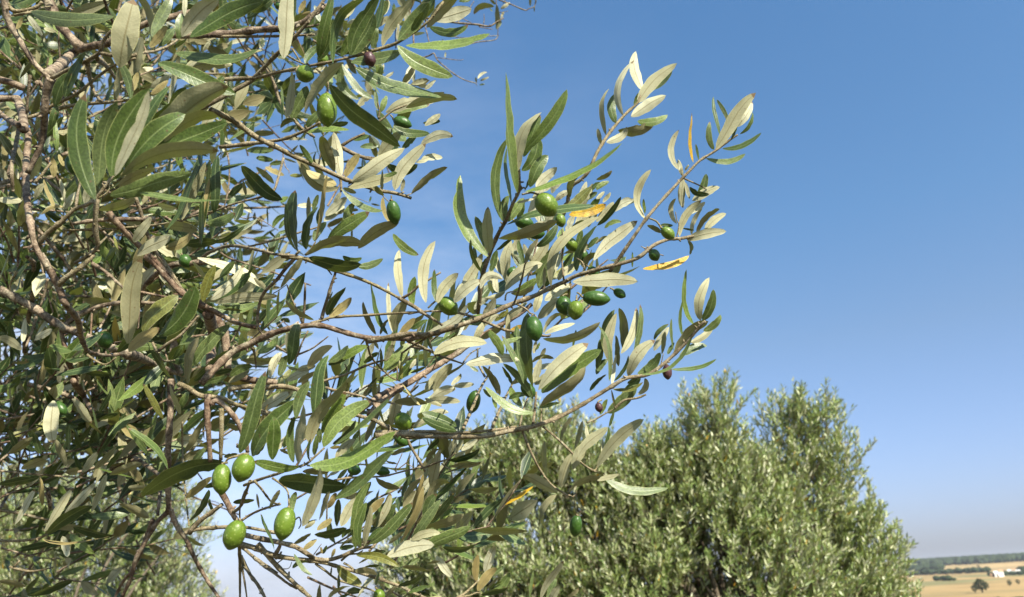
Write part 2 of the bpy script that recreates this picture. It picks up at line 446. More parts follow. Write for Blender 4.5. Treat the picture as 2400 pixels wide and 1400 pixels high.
 (0, 300, 4.667, .62, """
76 .75 1180 920 1280 1040 1400 1160 1520 1290 1633 1390 1850 1600
30 .6 700 1120 900 1115 1200 1110 1400 1090 1633 1070 1900 1030 2100 970 2340 910
44 .2 1480 760 1540 930 1600 1130 1700 1350 1760 1440 1900 1650 2010 1780
26 .6 950 1400 1180 1180 1250 1120
60 .3 1700 1000 1500 1000 1100 1010 800 1050"""),
 (0, 600, 4.667, .52, """
80 .45 440 -20 540 150 640 340 680 450 720 530 850 700 880 860 920 970 960 1040 1060 1075 1200 1090 1400 1060
60 .5 640 320 730 230 850 150 960 60 1040 -20
30 .6 950 1080 1050 1150 1160 1190 1270 1110"""),
 (0, 600, 4.667, .85, """
100 .1 -60 340 100 420 400 590 650 760 900 860 1150 980 1400 1050 1650 1170
56 .1 700 760 860 650 1100 550 1380 510 1700 520 1850 530
64 .7 650 800 690 950 740 1120 850 1400 950 1600 1000 1700
44 .3 1000 80 1130 160 1250 260 1400 400
30 .1 520 250 490 400 440 560
34 .1 400 660 350 830 280 1000
26 .9 190 170 120 290 110 380 150 440"""),
 (300, 600, 4.667, .62, """
74 .75 190 0 300 90 400 200 580 400 780 520 950 610 1100 690 1250 750 1400 780
28 .5 350 0 450 140 600 370 700 500 820 600
36 .3 330 1040 450 950 560 880 660 780 780 640
24 .4 1240 750 1180 860 1120 950
26 .0 1110 1010 1190 970
30 .5 270 950 330 1080 400 1150 530 1140"""),
 (300, 600, 4.667, .80, """
100 .6 880 640 920 800 910 1000 900 1250
110 .6 950 660 1050 850 1080 1050 1090 1250
80 .1 -20 1060 120 1110 250 1170 420 1240 600 1300
70 .1 500 750 520 900 490 1100 600 1300
90 .5 1200 1320 1400 1370 1633 1380
60 .3 1000 60 700 80 450 110 250 250 150 400 120 560
24 .6 1370 1010 1390 1100 1400 1230"""),
 (0, 900, 2.8, .95, """
28 .2 180 0 450 80 560 160 680 260 760 340 850 450 980 550 1050 600 1110 650
40 .7 480 -20 540 70 610 180
14 .3 -20 570 200 590 450 610 900 640
26 .5 1000 900 970 980 880 1200 800 1310 750 1410
20 .5 -20 1030 120 1030 220 1020 310 990
16 .5 60 1200 200 1230 350 1205
16 .5 90 1200 130 1160
20 .4 0 830 130 850 300 890 420 900
20 .1 680 260 800 300 980 300"""),
 (300, 900, 2.8, .72, """
42 .3 280 -30 280 150 265 400 262 600 268 830
34 .5 268 820 250 850 180 920 100 1060 50 1150 20 1270 -40 1400
34 .5 275 820 320 930 380 1020 440 1150 520 1290 600 1410
30 .2 200 620 210 700 195 860
22 .6 720 410 760 400
14 .7 355 250 358 450 375 700 400 930"""),
 (300, 900, 2.8, .56, """
44 .75 525 70 520 200 530 350 540 510
36 .75 615 160 612 300 608 500
40 .6 545 140 580 110 650 160 720 250 770 380 785 450
44 .5 580 660 640 760 690 860 730 920
24 .7 690 840 740 800 800 640
30 .5 380 980 420 960 560 945 760 940 980 980
36 .4 400 980 470 900 540 850 620 790
34 .5 330 0 400 30 480 80 600 90 720 140 850 170 980 210
12 .9 735 900 735 820 760 720 810 640
18 .9 730 470 660 490 640 520
22 .5 730 1050 735 1200 735 1400
24 .6 740 1130 800 1250 850 1320 900 1410
16 .4 735 1130 760 1270 780 1400
18 .4 740 1070 850 1150 980 1240
18 .4 740 900 820 850 920 810 1000 790"""),
]
LF = [
 (1000, 100, 4.667, .53, """
990 1640 865 325 85 .03 t
830 1950 880 1050 95 .12 t
925 1755 880 1150 40 .05 t1
1000 1400 1250 750 150 .15 b
1060 1250 1245 790 90 0 t1
1075 1180 1535 512 120 -.06 t
1040 1400 1215 1030 160 -.15 t1
1130 1580 1330 1235 150 .08 t
-20 910 150 780 70 0 u3
-60 1110 290 1030 90 .15 u3
-60 1290 175 1260 80 .1 u3
-20 510 100 410 40 0 u3
-40 880 150 860 50 0 d4"""),
 (1400, 100, 4.667, .68, """
495 520 420 95 100 .1 u
285 800 405 190 65 .2 u
95 1010 120 490 48 .12 b
205 880 235 550 85 .2 t1
400 680 470 545 100 0 t1
450 660 870 250 120 .1 u
600 520 820 235 70 -.1 t1
370 810 750 590 115 .05 u
440 860 770 790 80 -.12 t
230 960 620 900 120 -.1 b
100 1090 330 930 75 -.12 u
40 1110 0 940 50 0 b"""),
 (1400, 100, 4.667, .60, """
890 1390 893 955 60 .2 u
1050 1310 1062 770 30 .08 y
1110 1290 1078 1110 24 0 t
1275 1170 1240 860 58 .12 t
1340 1010 1270 590 38 .04 t
1430 870 1305 625 40 -.05 t
1300 1160 1735 550 125 .04 u-1
1460 1070 1530 880 55 0 d
1520 920 1700 640 70 -.08 u1
1560 1000 1705 760 38 -.15 t
1370 1160 1795 985 52 -.12 t
1190 1265 1620 1215 55 -.15 t
895 1400 885 1290 40 0 u
960 1400 1000 1335 40 0 u"""),
 (1000, 400, 4.667, .52, """
670 940 390 40 125 .17 t
660 920 530 500 90 -.05 t1
690 900 670 395 115 .04 b
790 745 1430 545 115 -.05 b-1
1080 230 2137 -303 65 -.06 t-1
880 590 1850 385 80 .05 t1
1070 230 1165 30 75 0 d1
840 560 900 275 130 .1 t2
885 560 1055 300 105 0 t2
990 350 1180 310 28 0 u1
760 870 930 750 38 0 d1
600 1110 480 750 42 .1 d
590 1290 835 1190 110 .35 u-1
310 1400 610 900 100 -.03 u1
540 1200 520 820 60 0 t2
-8 1443 95 770 105 .12 u
120 1450 350 1125 100 .1 u1
300 1440 600 1200 110 .08 u1
110 1440 85 1080 55 .05 t1"""),
 (1000, 400, 4.667, .66, """
880 1230 930 770 105 .1 u
700 1100 770 870 110 0 t
840 1150 760 900 60 .1 u
1080 1050 1220 745 95 .1 b-1
1130 1030 1330 760 115 -.08 u-1
1300 930 1480 690 105 -.1 b-1
1060 1030 1000 760 55 0 t-1
1070 1100 970 860 70 .1 t
1010 1030 920 900 45 0 b
860 1310 1270 1010 125 .12 u-2
940 1320 1210 1180 130 -.1 t-1
920 1340 1190 1270 70 -.1 b-2
640 1390 860 1320 50 -.1 u
1230 1290 1400 890 125 .1 t-2
1280 1270 1290 1060 38 0 u-3
1360 1260 1890 535 100 .22 u-4
1640 1100 1870 600 85 .1 d-2
1440 1200 1620 1020 85 .1 u-2
1720 1070 1900 900 95 .2 b-2
1540 390 1805 175 115 -.05 k-3
1560 485 1960 370 105 -.05 y-4
1570 290 1670 50 60 .2 k
1110 500 1260 150 105 -.05 u
1200 190 1430 -30 105 .05 u
1280 230 1400 120 85 0 u
1370 250 1510 80 100 .1 u
1400 340 1570 230 85 .1 u
1650 420 1700 250 55 0 u
1700 330 1867 240 55 0 t
1760 330 1810 140 80 0 u
1790 240 1900 130 65 .1 t
1530 700 1620 480 95 .05 u
1530 720 1720 540 85 0 b
1200 830 1430 590 85 -.1 t-3
1640 860 1700 650 110 0 t
1750 850 1880 730 55 0 t
1710 1060 1760 800 55 .1 u
1290 1420 1580 1260 105 .05 u-1
1600 1215 2310 1215 135 .03 u-4
1300 1270 1400 1080 55 0 d
1180 1000 1060 800 60 .1 u1
1300 600 1400 380 80 0 u1
1500 520 1560 330 80 .1 u1
1230 560 1160 330 70 0 u1
1600 700 1690 420 80 -.1 u1
1700 640 1850 380 90 .05 u1
1780 520 1900 300 70 .1 t1
1120 760 1290 560 80 .1 u1
1000 560 1060 300 90 0 t1
960 980 1010 700 80 .05 u1
720 1250 700 1040 70 0 u1
620 1180 650 950 60 .1 t1
1250 1150 1380 900 80 0 u1
1380 1150 1500 900 80 .1 u1
780 1330 760 1130 60 .1 u1
1480 1120 1600 900 70 0 t1"""),
 (1400, 400, 4.667, .62, """
525 530 595 -10 70 .22 u
520 470 505 310 30 0 t
700 680 545 600 80 -.05 b1
690 600 830 600 38 0 t
940 80 940 410 70 -.05 u
935 60 885 -120 42 0 u
960 130 1010 310 38 0 u
1070 280 1190 35 70 -.12 t1
1010 180 1225 260 55 -.15 d-1
1040 330 1340 180 85 .05 u
870 580 855 300 48 .2 u
900 720 1130 330 75 .12 u-1
1000 480 1180 345 55 0 u
1030 700 1150 410 45 .1 u
1090 690 1330 410 65 .12 b
1180 670 1410 470 75 .1 u
980 760 1410 665 95 .05 u-1
990 770 1010 920 50 .2 b
500 1075 1005 930 68 -.08 y
930 630 1060 655 20 0 d
385 1060 385 890 22 0 t
-40 980 440 550 115 .05 u-1
80 630 265 565 45 .15 t
0 600 260 285 55 -.05 d
-10 560 180 340 65 0 u1
190 450 435 330 85 .15 u1
-10 100 160 0 45 -.1 b
-10 210 130 120 55 .1 t
-10 310 80 230 55 0 u1
60 350 150 240 45 0 u1
-20 800 105 710 75 0 b
110 720 250 665 45 0 u1
1055 1685 975 1080 45 .12 t
1130 1640 1225 1170 95 .12 u
1150 1640 1270 1300 85 -.1 t1
-60 480 60 400 60 0 u1
-100 620 0 480 70 .1 u1
-150 400 -60 200 70 .1 u1
-190 300 -120 120 60 0 u1"""),
 (1000, 700, 4.667, .54, """
1160 1100 835 710 75 -.08 t
1060 930 820 400 55 -.04 t-1
1080 920 985 290 105 .05 t1
1160 970 1100 150 120 .04 d
1225 1000 1770 490 145 .06 u-1
1260 1030 1910 560 170 .05 t
1245 1180 1755 755 180 -.08 b-2
1170 1250 640 960 75 .12 t-1
1170 930 1250 660 85 0 u1
1180 940 1380 790 85 0 u1
1150 700 1390 665 75 .2 b2
1160 770 1390 720 55 0 u2
1240 660 1300 540 85 0 u2
80 605 660 490 120 .12 u
430 720 1015 680 105 .08 u
830 620 655 340 85 -.08 t-1
790 500 1040 420 50 0 t
1275 440 1900 270 85 -.13 b
1290 385 1620 275 55 .05 u1
1280 380 1470 150 65 .1 b1
1225 1190 1450 1140 40 0 t"""),
 (1000, 700, 4.667, .66, """
260 490 430 -20 140 0 b-1
0 380 450 60 85 -.12 u-2
520 460 640 250 100 0 u
620 250 750 -10 110 0 u
590 440 850 300 75 0 b
740 250 900 120 60 0 k
915 340 1070 300 65 0 y
870 600 900 170 50 0 u
1180 150 1260 -100 100 0 u
1220 220 1490 0 95 .05 u-1
1170 600 1200 460 55 0 u
1200 560 1240 480 60 0 t
470 740 565 800 55 0 t
610 740 790 1040 60 .05 b
800 1060 740 830 45 0 b
930 930 830 740 38 0 d-1
900 1100 1090 1050 55 .1 t
700 1080 620 990 65 0 t
850 1080 900 1040 50 0 b
760 1200 720 1060 80 0 t
1040 1180 920 960 90 .1 t
920 940 1070 900 65 .1 b
-20 1000 230 720 110 -.05 u
90 1040 290 710 95 .1 u
270 950 385 825 45 0 u
280 960 520 935 55 0 u-1
40 1100 320 990 95 .1 u-1
-20 1130 370 1130 75 .05 u-1
-20 1090 170 1180 45 0 u-2
-20 1300 240 1245 65 .1 u
-50 1250 330 1400 100 .03 t-2
100 500 370 330 25 -.05 t-1
60 560 10 380 22 .1 d
1600 540 1630 340 28 0 t-3
800 600 780 450 70 0 u
900 500 1000 350 70 .1 t
640 300 800 180 70 .1 u
850 250 1050 100 80 .05 u
950 160 1100 40 70 0 u
520 120 680 0 70 .1 u1
1050 560 1120 300 90 0 u1
400 350 500 180 80 0 b"""),
 (1400, 700, 4.667, .59, """
165 730 190 120 95 .15 t1
165 720 210 160 95 .12 u
285 560 235 100 85 -.05 b1
260 600 425 100 80 -.1 u
390 640 480 60 55 -.05 t
230 740 200 400 50 0 b1
130 900 5 290 38 -.1 t-1
185 900 340 620 36 -.1 d-1
-10 770 85 420 75 0 d1
-10 830 120 660 95 .1 t1
160 940 210 600 38 0 u
340 850 630 460 120 .12 u-1
440 820 690 590 135 -.12 t
620 450 780 280 45 .1 t1
620 570 770 300 70 0 u1
705 610 740 360 88 0 b-1
830 570 812 220 28 .05 t
770 610 840 480 75 0 t1
830 620 1215 250 95 .1 b
1020 480 1280 290 65 -.1 u1
1160 350 1360 185 80 -.1 t
480 830 1045 390 42 -.2 t-2
900 630 1200 515 80 .08 t
810 775 1305 660 42 -.1 t
170 990 490 910 40 -.15 k-1
440 1050 520 870 85 -.25 u1
110 1250 430 940 120 -.05 t1
240 1140 470 850 90 0 t2
330 930 470 850 60 0 d
155 1000 200 1190 22 0 d-1
130 1400 185 1230 32 0 t
30 1270 110 1100 55 0 t
-80 1010 100 830 115 .1 d
940 420 935 20 32 .1 t1
60 640 40 440 50 .1 t2"""),
 (1400, 1000, 4.667, .55, """
0 440 525 -80 115 .08 u-1
80 560 775 655 82 -.14 t
0 590 240 520 48 0 u
60 420 60 130 28 0 u1
95 300 125 0 36 0 t1
70 540 -10 480 30 0 b"""),
 (1000, 1000, 4.667, .55, """
1310 560 1285 155 50 .05 b
1425 725 1060 510 100 0 b
1420 740 1300 1150 52 -.25 b
1470 670 1590 300 90 .05 u
1600 470 1750 170 115 .05 u
1550 720 1900 560 62 .1 b
1660 335 1985 10 100 .08 u-1
1465 160 1600 -100 105 .1 b-1
1462 140 1475 0 55 0 t
1620 240 1700 -60 48 0 b
1770 180 1740 -20 36 0 u
1800 650 1730 440 28 0 d
1820 300 1790 180 40 0 t1
1615 700 1640 640 40 0 u
-50 -100 330 50 85 -.05 t-1"""),
 (1000, 1000, 4.667, .70, """
250 370 595 260 72 -.05 d
250 435 600 405 55 0 b
250 300 260 130 38 0 u
300 290 320 120 32 0 u
320 300 400 140 38 0 u
380 260 560 130 65 0 u
0 400 150 230 55 .1 b
0 270 150 135 48 0 d
200 440 190 250 12 0 d"""),
 (1000, 1000, 4.667, .54, """
20 800 260 590 110 .2 b
-20 1060 110 740 100 .1 t
-10 1080 290 730 100 -.05 d
-40 1110 410 970 140 -.05 b1
-60 1370 480 1100 115 .03 t-1
180 1320 520 1280 95 -.12 d1
-60 1170 60 1150 60 0 u-1
-60 1310 80 1290 75 0 u-2
-40 1200 80 1110 60 0 t"""),
 (1000, 1150, 5.6, .56, """
660 1190 670 840 85 .05 k
770 1080 900 720 125 .03 u
670 1320 905 1010 125 .05 k-1
870 1110 1025 995 60 .05 t
860 1330 1095 1080 115 -.1 t
820 1310 990 1190 95 .1 d
720 1370 1075 1290 105 .05 d-1
610 1150 620 860 24 0 k
640 900 630 760 12 0 t
700 1150 720 1100 36 0 t
780 1300 940 1130 95 0 b1
1500 1420 1800 920 80 .05 u
1580 1420 1700 1160 75 0 t1
1600 1470 1745 1235 105 0 u
1350 1420 1400 1050 36 0 t
1830 1430 2000 1290 46 0 b
130 860 350 1140 90 -.05 u1
0 960 170 930 55 0 b1
-40 1050 80 1045 40 0 b1
0 1290 110 1190 25 0 t"""),
 (600, 0, 4.667, .49, """
300 640 370 -250 150 0 u
690 640 860 -100 100 .03 t
680 660 840 200 85 -.1 t1
540 700 700 500 135 .1 t1
840 690 1200 -20 90 .2 d
1040 600 1350 -50 130 .08 t
1050 600 1290 150 140 -.05 t1
930 620 1070 360 105 0 t1
1210 540 1390 -60 60 -.05 t1
1270 530 1330 310 78 0 t1
1380 500 1710 -20 140 .05 b-1
1550 440 1900 30 210 0 t
1700 340 1830 130 90 0 d-1
1545 440 1560 250 28 0 u-1
1550 500 2145 847 145 -.07 t-1
1640 500 2562 370 82 -.07 t
1040 680 1590 560 115 -.05 t1
1090 740 2030 1065 125 -.06 t
940 700 1280 1080 65 -.1 t
950 720 1130 1090 85 -.25 t1
810 930 1573 1610 165 -.04 d-1
960 690 530 1250 160 -.08 b
390 780 350 1300 105 .03 b
390 1300 560 940 145 0 t1
270 1400 430 1320 105 .2 k
280 1350 285 940 28 0 t"""),
 (600, 0, 4.667, .72, """
920 210 1130 -20 105 0 u
1300 270 1440 0 85 0 t
1210 520 1260 390 58 0 u
1310 300 1450 180 65 0 u
540 1400 700 1210 125 0 t
830 1380 1010 1340 75 0 d
1420 1230 1880 1060 115 .05 u-1
1480 1230 1900 1150 95 .05 t
1610 920 1750 710 85 0 b
1700 920 1880 870 55 0 u
1330 1200 1300 980 42 0 t
1360 1230 1430 1050 85 0 t
1350 860 1380 700 55 0 t
1320 820 1340 680 38 0 t
1410 850 1510 790 48 0 u
1370 800 1400 700 55 0 u
870 910 980 960 58 0 b
1110 1170 1270 1000 65 0 u
1640 1180 2200 1090 95 .1 b-2
1860 1140 2060 1010 60 0 u
700 330 560 420 60 0 u
950 380 1080 330 60 0 u
860 420 960 250 70 0 b
1000 260 1150 230 60 .1 u
700 240 640 60 50 0 t
470 150 540 0 70 0 k
500 160 600 130 70 0 k
1410 160 1450 0 50 0 u"""),
 (1000, 0, 6.222, .56, """
110 300 655 130 180 0 u
0 400 440 -60 190 .05 b-1
470 20 640 0 100 0 t1
-20 180 130 -30 100 0 t
40 390 610 360 110 -.18 t1"""),
 (1000, 0, 6.222, 1.25, """
980 100 680 200 75 -.2 b
1020 430 1015 60 64 0 b
1080 270 1130 165 55 0 u
1060 400 1080 290 62 0 t
1080 130 1220 40 46 0 u
1000 70 920 -20 55 0 b
1110 60 1170 -30 75 0 b
1510 90 1510 -40 75 0 b
1590 60 1590 -20 30 0 b
1565 180 1570 90 30 0 b
745 1150 880 1055 36 .15 u
780 1180 910 1125 26 0 u
770 1240 850 1225 46 0 t
730 1210 710 1130 24 0 b
270 840 275 760 38 0 u
235 640 230 570 24 0 b
920 120 960 170 50 0 t"""),
 (600, 300, 4.667, .57, """
620 380 475 185 55 0 t
900 655 490 385 110 .18 b
880 620 550 460 115 .05 k-1
860 480 730 80 120 .05 b
930 530 850 60 105 0 u1
980 540 1130 280 85 .05 k
1050 590 1630 240 130 .04 u
1010 660 1540 510 100 0 u1
1400 530 1545 490 50 0 t
1340 320 1600 50 120 .05 u1
1520 680 1860 170 125 .1 u
1750 380 1880 350 55 0 u1
1600 220 1760 80 80 0 t1
1810 200 1900 80 70 0 u1
1310 320 1240 90 65 0 b1
1140 210 1340 190 75 0 t1
1430 390 1770 400 100 -.22 d1
1380 680 1370 450 48 0 b
1590 700 1620 560 48 0 u
1700 720 2100 440 75 .05 b
1260 620 1400 740 85 0 b1
1390 760 1475 1050 46 -.1 k
950 660 1100 710 46 0 b
940 670 1390 910 60 -.12 t
560 50 1020 25 55 .05 t
1500 -20 1900 60 85 -.1 t"""),
 (600, 300, 4.667, .55, """
460 1350 430 680 95 .05 d
430 1330 340 820 46 .1 d
550 1330 680 860 130 .1 d
645 1260 780 500 42 -.02 k-1
680 1060 750 800 75 0 d1
640 1240 770 1030 95 .1 t
560 1010 575 750 42 0 b1
620 900 680 730 48 0 t2
630 850 450 850 50 0 u2
780 1240 1240 920 125 .03 t
980 1060 1080 820 95 .1 t1
1020 1060 1070 930 40 0 y1
1030 1240 860 1240 60 0 y1
1040 1240 1050 1100 60 0 b1
560 1395 1190 1275 130 .12 b-1
1120 1320 1560 1050 115 .1 b
1500 1160 1780 1390 80 -.1 t
690 1330 700 1220 60 0 d1"""),
 (600, 300, 4.667, 1.0, """
760 960 1000 760 95 0 u
740 1020 970 850 85 0 u
780 1080 980 980 55 0 b
850 830 930 700 65 0 u
1240 810 1260 750 36 0 t
1260 830 1355 850 22 0 b
100 430 310 520 55 0 k
0 430 200 610 60 0 b
380 270 460 190 45 0 b
150 400 300 370 46 0 t
370 520 510 520 42 0 k
180 1100 330 950 50 .15 t
210 1200 140 1130 46 0 d
350 1130 240 1150 65 0 t
130 1060 125 870 15 0 d
250 1100 330 1000 65 0 t
300 330 440 380 22 0 b
60 1060 -10 1000 20 0 b
1000 900 1120 900 60 0 b
880 950 980 890 55 0 u
740 450 660 260 22 .3 d
720 240 750 440 30 0 d
950 370 1030 365 24 0 d
1100 440 1180 430 30 0 d
1060 130 1260 90 50 0 t
0 330 190 350 60 0 t
-100 250 200 240 70 0 t
-40 60 200 60 60 0 b"""),
 (600, 600, 4.667, .57, """
580 20 1150 90 125 -.08 d-1
1110 110 1390 30 72 -.1 t
270 350 510 20 75 0 b
630 700 320 480 50 .1 b
780 650 990 370 90 .15 d
800 660 1045 455 90 -.05 k
800 480 840 390 22 0 d
360 1190 460 710 115 0 t-1
20 1060 250 880 85 -.1 t
160 1330 290 1060 85 .1 u1
250 1310 340 1080 85 0 t1
570 1230 840 990 115 .12 k-1
790 1160 1010 980 105 -.1 t
930 1130 1220 990 110 .05 t
790 1190 1010 1120 95 0 d
640 1750 770 1060 120 .05 t-3
350 1220 460 1250 78 0 k
450 1250 650 1200 75 0 u
340 1370 590 1250 95 .05 u
460 1390 650 1260 55 0 b
-20 240 110 365 55 0 u
20 260 130 245 28 0 d
950 0 1160 20 60 -.2 t"""),
 (600, 600, 4.667, .64, """
1440 860 1250 260 46 .08 t
1310 860 1165 500 55 .05 b
1340 1020 1250 870 40 0 b
1500 840 1450 290 46 .04 u
1600 450 1570 -70 80 .05 u-2
1720 540 1740 230 85 .1 t
1500 640 1600 510 85 0 d
1510 830 1650 480 115 .1 b
1360 860 1470 680 115 .1 b
1560 870 1740 680 120 0 k-1
1700 800 1880 700 65 0 t
1200 1130 1290 950 65 0 u
1130 1000 1200 900 75 0 b
1390 1240 1680 950 120 -.05 t-1
1180 1170 1340 1050 55 0 d
1410 1150 1500 970 78 0 u
1600 1350 1570 1140 38 0 k-1
1560 1360 1720 1130 120 0 t
1680 1230 1770 1120 58 0 u
1690 1280 1860 1210 46 0 d
1240 1410 1330 1330 22 0 d
1350 1410 1390 1310 28 0 t
1620 830 1840 640 90 0 b1
1480 1000 1530 870 70 0 u1
1360 1010 1380 1220 50 0 d1
1740 900 1800 740 60 0 b1"""),
 (600, 900, 4.667, .47, """
-177 756 107 -140 140 0 t
-40 790 460 190 165 .08 t1
180 830 200 370 180 0 t
410 860 430 330 75 .1 t1
440 380 590 -20 100 .1 t
470 870 560 230 150 .08 b-1
590 650 1010 10 140 .1 b
710 550 980 80 100 0 t1
740 690 1260 190 150 .12 t
840 660 1100 400 95 -.1 d1
820 700 1490 140 48 -.04 t-1
600 860 600 600 28 .1 d
640 780 660 560 55 0 t1
700 650 690 480 55 0 t1
590 890 1530 520 140 -.1 t-1
870 1250 1490 730 120 -.04 t
470 905 -30 850 95 .06 t
250 1060 980 1110 175 0 d1
700 920 500 1560 100 .04 b-1
690 1490 790 1180 120 0 b
140 1370 260 1160 105 0 b"""),
 (600, 900, 4.667, .64, """
870 810 1090 610 105 .08 u-1
1050 640 1130 510 65 0 t
1200 640 1340 300 85 0 b
1290 600 1360 480 55 0 t
1170 180 1290 10 105 .1 b-2
1330 120 1350 0 38 0 u
1520 200 1880 190 85 0 b-2
1600 0 1790 240 26 0 k-4
1480 450 1560 90 120 0 u
1710 470 1880 380 75 0 u
1690 110 1780 10 55 0 d
1480 780 1640 700 55 0 b
1420 840 1550 870 52 -.1 b
1310 1030 1570 1140 62 -.1 b-1
1100 1420 1260 1070 92 .1 t-2
980 1410 1120 1250 100 .1 u-1
1240 1360 1400 1250 65 0 k-3
1160 1410 1220 1300 55 0 t-3
1400 1420 1470 1200 55 0 u-1
1450 1420 1520 1310 46 0 t
1620 1340 1810 1040 82 .1 b-2
1720 1420 1830 980 50 0 k-3
1770 1320 1830 1140 55 0 d
810 700 930 690 38 0 k
680 860 790 850 55 0 t
510 960 800 960 110 0 b
800 1000 920 940 60 0 u
890 1040 1000 930 85 0 t
930 1120 1000 970 75 0 d
790 1360 880 1190 65 0 k
50 280 370 90 115 0 u
160 350 460 170 55 0 d
240 720 330 570 55 0 u
260 720 380 770 55 0 b
10 600 130 220 36 0 k
600 1180 560 960 80 0 t
640 1350 620 1150 90 0 t
400 1400 440 1180 80 .1 t
1000 1260 950 1080 70 0 d
0 780 100 620 90 0 t
300 700 380 520 90 0 t"""),
 (600, 1150, 5.6, .51, """
1310 760 1495 -110 115 .1 t
1380 740 1450 150 100 .12 t-1
1420 730 1510 200 80 0 u-1
1490 310 1690 95 85 .05 k
1120 470 1350 90 145 .05 u1
770 580 1190 480 190 -.08 d-2
1130 620 1280 510 55 .15 t
1490 700 2060 155 130 -.04 t-1
1460 640 1660 500 105 0 t
1590 480 1770 40 85 -.04 u
1700 420 1820 175 85 0 t1
1570 500 1640 270 36 0 d
1490 480 1600 340 115 0 b1
1900 690 2190 -60 75 -.05 k-1
1930 220 2090 0 115 0 b1
1960 680 2150 280 120 .05 d
2050 650 2420 120 110 0 t
2040 650 2420 560 95 .1 u-1
1740 700 1940 540 145 0 b1
1720 870 2340 715 165 .08 u-1
1320 850 1870 1000 95 .1 k-1
1650 890 1860 740 95 0 b
1300 1060 1590 1110 135 .12 b-1
1070 990 1390 1230 115 -.08 k
1430 1000 1620 980 95 0 d1
950 1420 1240 1240 95 .1 b
1080 1410 1240 1350 65 0 d
1000 980 980 1110 125 0 d1
1090 1060 1080 1290 55 0 d
500 700 720 560 140 0 b
620 770 800 640 65 0 k
240 790 60 300 36 0 t-1
10 40 40 240 28 0 k
800 520 1000 370 110 0 k
1060 470 1090 110 95 0 d
640 500 780 400 55 0 u
660 430 800 380 55 0 d1
500 830 740 1110 50 -.1 t
480 1020 690 940 65 .15 d
1870 1250 2190 1090 105 -.08 d
2000 1340 2260 1250 52 0 t
1920 1000 2260 1050 52 0 b
1980 990 2150 880 70 0 t1
1700 1420 1850 1230 140 0 b1
1570 1240 1620 1060 95 0 d
990 880 1040 760 50 0 k
880 830 930 720 60 0 t
1100 760 1290 730 60 0 t
1660 820 1560 760 60 0 b
850 740 870 830 60 0 k
1280 600 1100 760 100 0 b1
1500 820 1700 790 60 0 d1
1350 960 1500 880 90 0 b1
1750 1050 1900 940 80 0 b1"""),
 (0, 0, 4.667, .50, """
340 130 1250 180 135 -.07 t-1
1310 740 1460 0 250 .02 u-1
710 1060 940 560 120 .05 d
600 1160 780 800 110 .1 t
560 1400 620 1150 105 0 t
1430 1090 1300 670 80 -.08 t
1280 1080 1290 740 60 0 b1
1450 1000 1510 780 55 0 k1
1530 980 1560 400 70 .1 b1
180 320 250 190 38 0 k1
300 170 480 400 55 0 u1
480 310 620 350 50 0 u2"""),
 (0, 300, 4.667, .42, """
1040 780 940 -380 180 .12 t-1
1080 650 1285 -290 150 .07 t
1220 530 1640 -430 190 .1 t-1
1260 520 1640 -400 105 -.02 u-2
1450 400 1840 -500 100 .07 t"""),
 (300, 300, 4.667, .43, """
60 250 550 -290 150 .05 d
230 200 1100 -450 215 .05 b
400 150 990 -160 140 .1 b-1
-30 470 625 -160 190 .08 t-1
20 440 1090 -60 185 .03 t
-80 540 1000 255 150 .12 b-2
-100 640 300 450 85 .05 b-2
-200 740 690 500 165 0 t-1
130 710 1050 775 46 -.05 t-2"""),
 (300, 300, 4.667, .55, """
760 400 410 1130 52 .05 t-1
850 370 590 1010 80 0 b
890 350 800 1280 60 0 d
980 300 930 940 100 0 d
890 560 820 1090 72 0 k
820 700 790 1270 48 0 d
700 520 530 900 36 0 k
860 1040 1175 930 100 -.1 t
910 1250 1280 1070 52 -.1 d1
400 1080 770 1120 105 .05 b1
100 1400 470 1190 120 .05 u
410 1310 710 1150 100 -.1 k
600 1270 980 1240 95 0 d1
60 1250 260 970 85 0 u
1240 420 1655 785 140 -.05 d1
1290 740 1260 580 36 0 b3
1280 580 1420 740 60 0 b3
300 200 420 60 90 0 t
330 60 260 240 40 0 t"""),
 (300, 0, 4.667, .47, """
295 560 120 -60 65 -.08 b
265 410 480 -60 100 0 t
240 520 430 290 75 0 k
340 510 520 290 120 0 t1
545 430 590 140 85 0 t
620 180 620 -50 46 0 u
590 400 1000 -20 150 .08 u-1
680 405 1500 20 165 .06 t-1
1350 130 1600 -30 130 -.05 d
830 310 1120 170 75 .15 b1
700 350 840 170 85 0 t1
520 580 1430 540 95 -.1 t
330 690 1180 1030 155 0 t-1
600 790 1140 710 120 .1 u
250 960 460 830 110 0 u1
470 1080 640 960 150 0 d1
440 1140 560 600 50 0 u
250 1030 440 880 55 0 k
50 1000 110 790 55 0 k1
820 560 900 440 90 0 u1
500 520 650 430 60 0 d1
900 1050 1050 830 90 0 t1
640 720 780 640 60 0 u1"""),
 (0, 300, 4.667, .60, """
240 805 -30 770 110 0 u-3
380 780 490 610 85 .1 u-3
590 540 580 330 100 0 k
700 420 640 290 60 0 k
720 830 650 550 40 0 u-1
690 890 830 700 65 0 u
690 880 640 760 95 0 t
600 900 480 560 38 0 k
620 250 600 -100 48 0 t
230 450 0 50 180 0 d
200 560 170 450 65 0 u
1080 900 1480 770 140 -.1 b
930 830 1000 560 75 0 u
710 880 450 950 36 -.2 k-1
1300 1450 1240 1180 30 0 k
1000 320 1060 120 90 0 d1
850 640 820 440 100 0 d1"""),
 (0, 600, 4.667, .50, """
1400 960 1550 20 170 .05 u-1
1290 1050 1560 790 150 0 d"""),
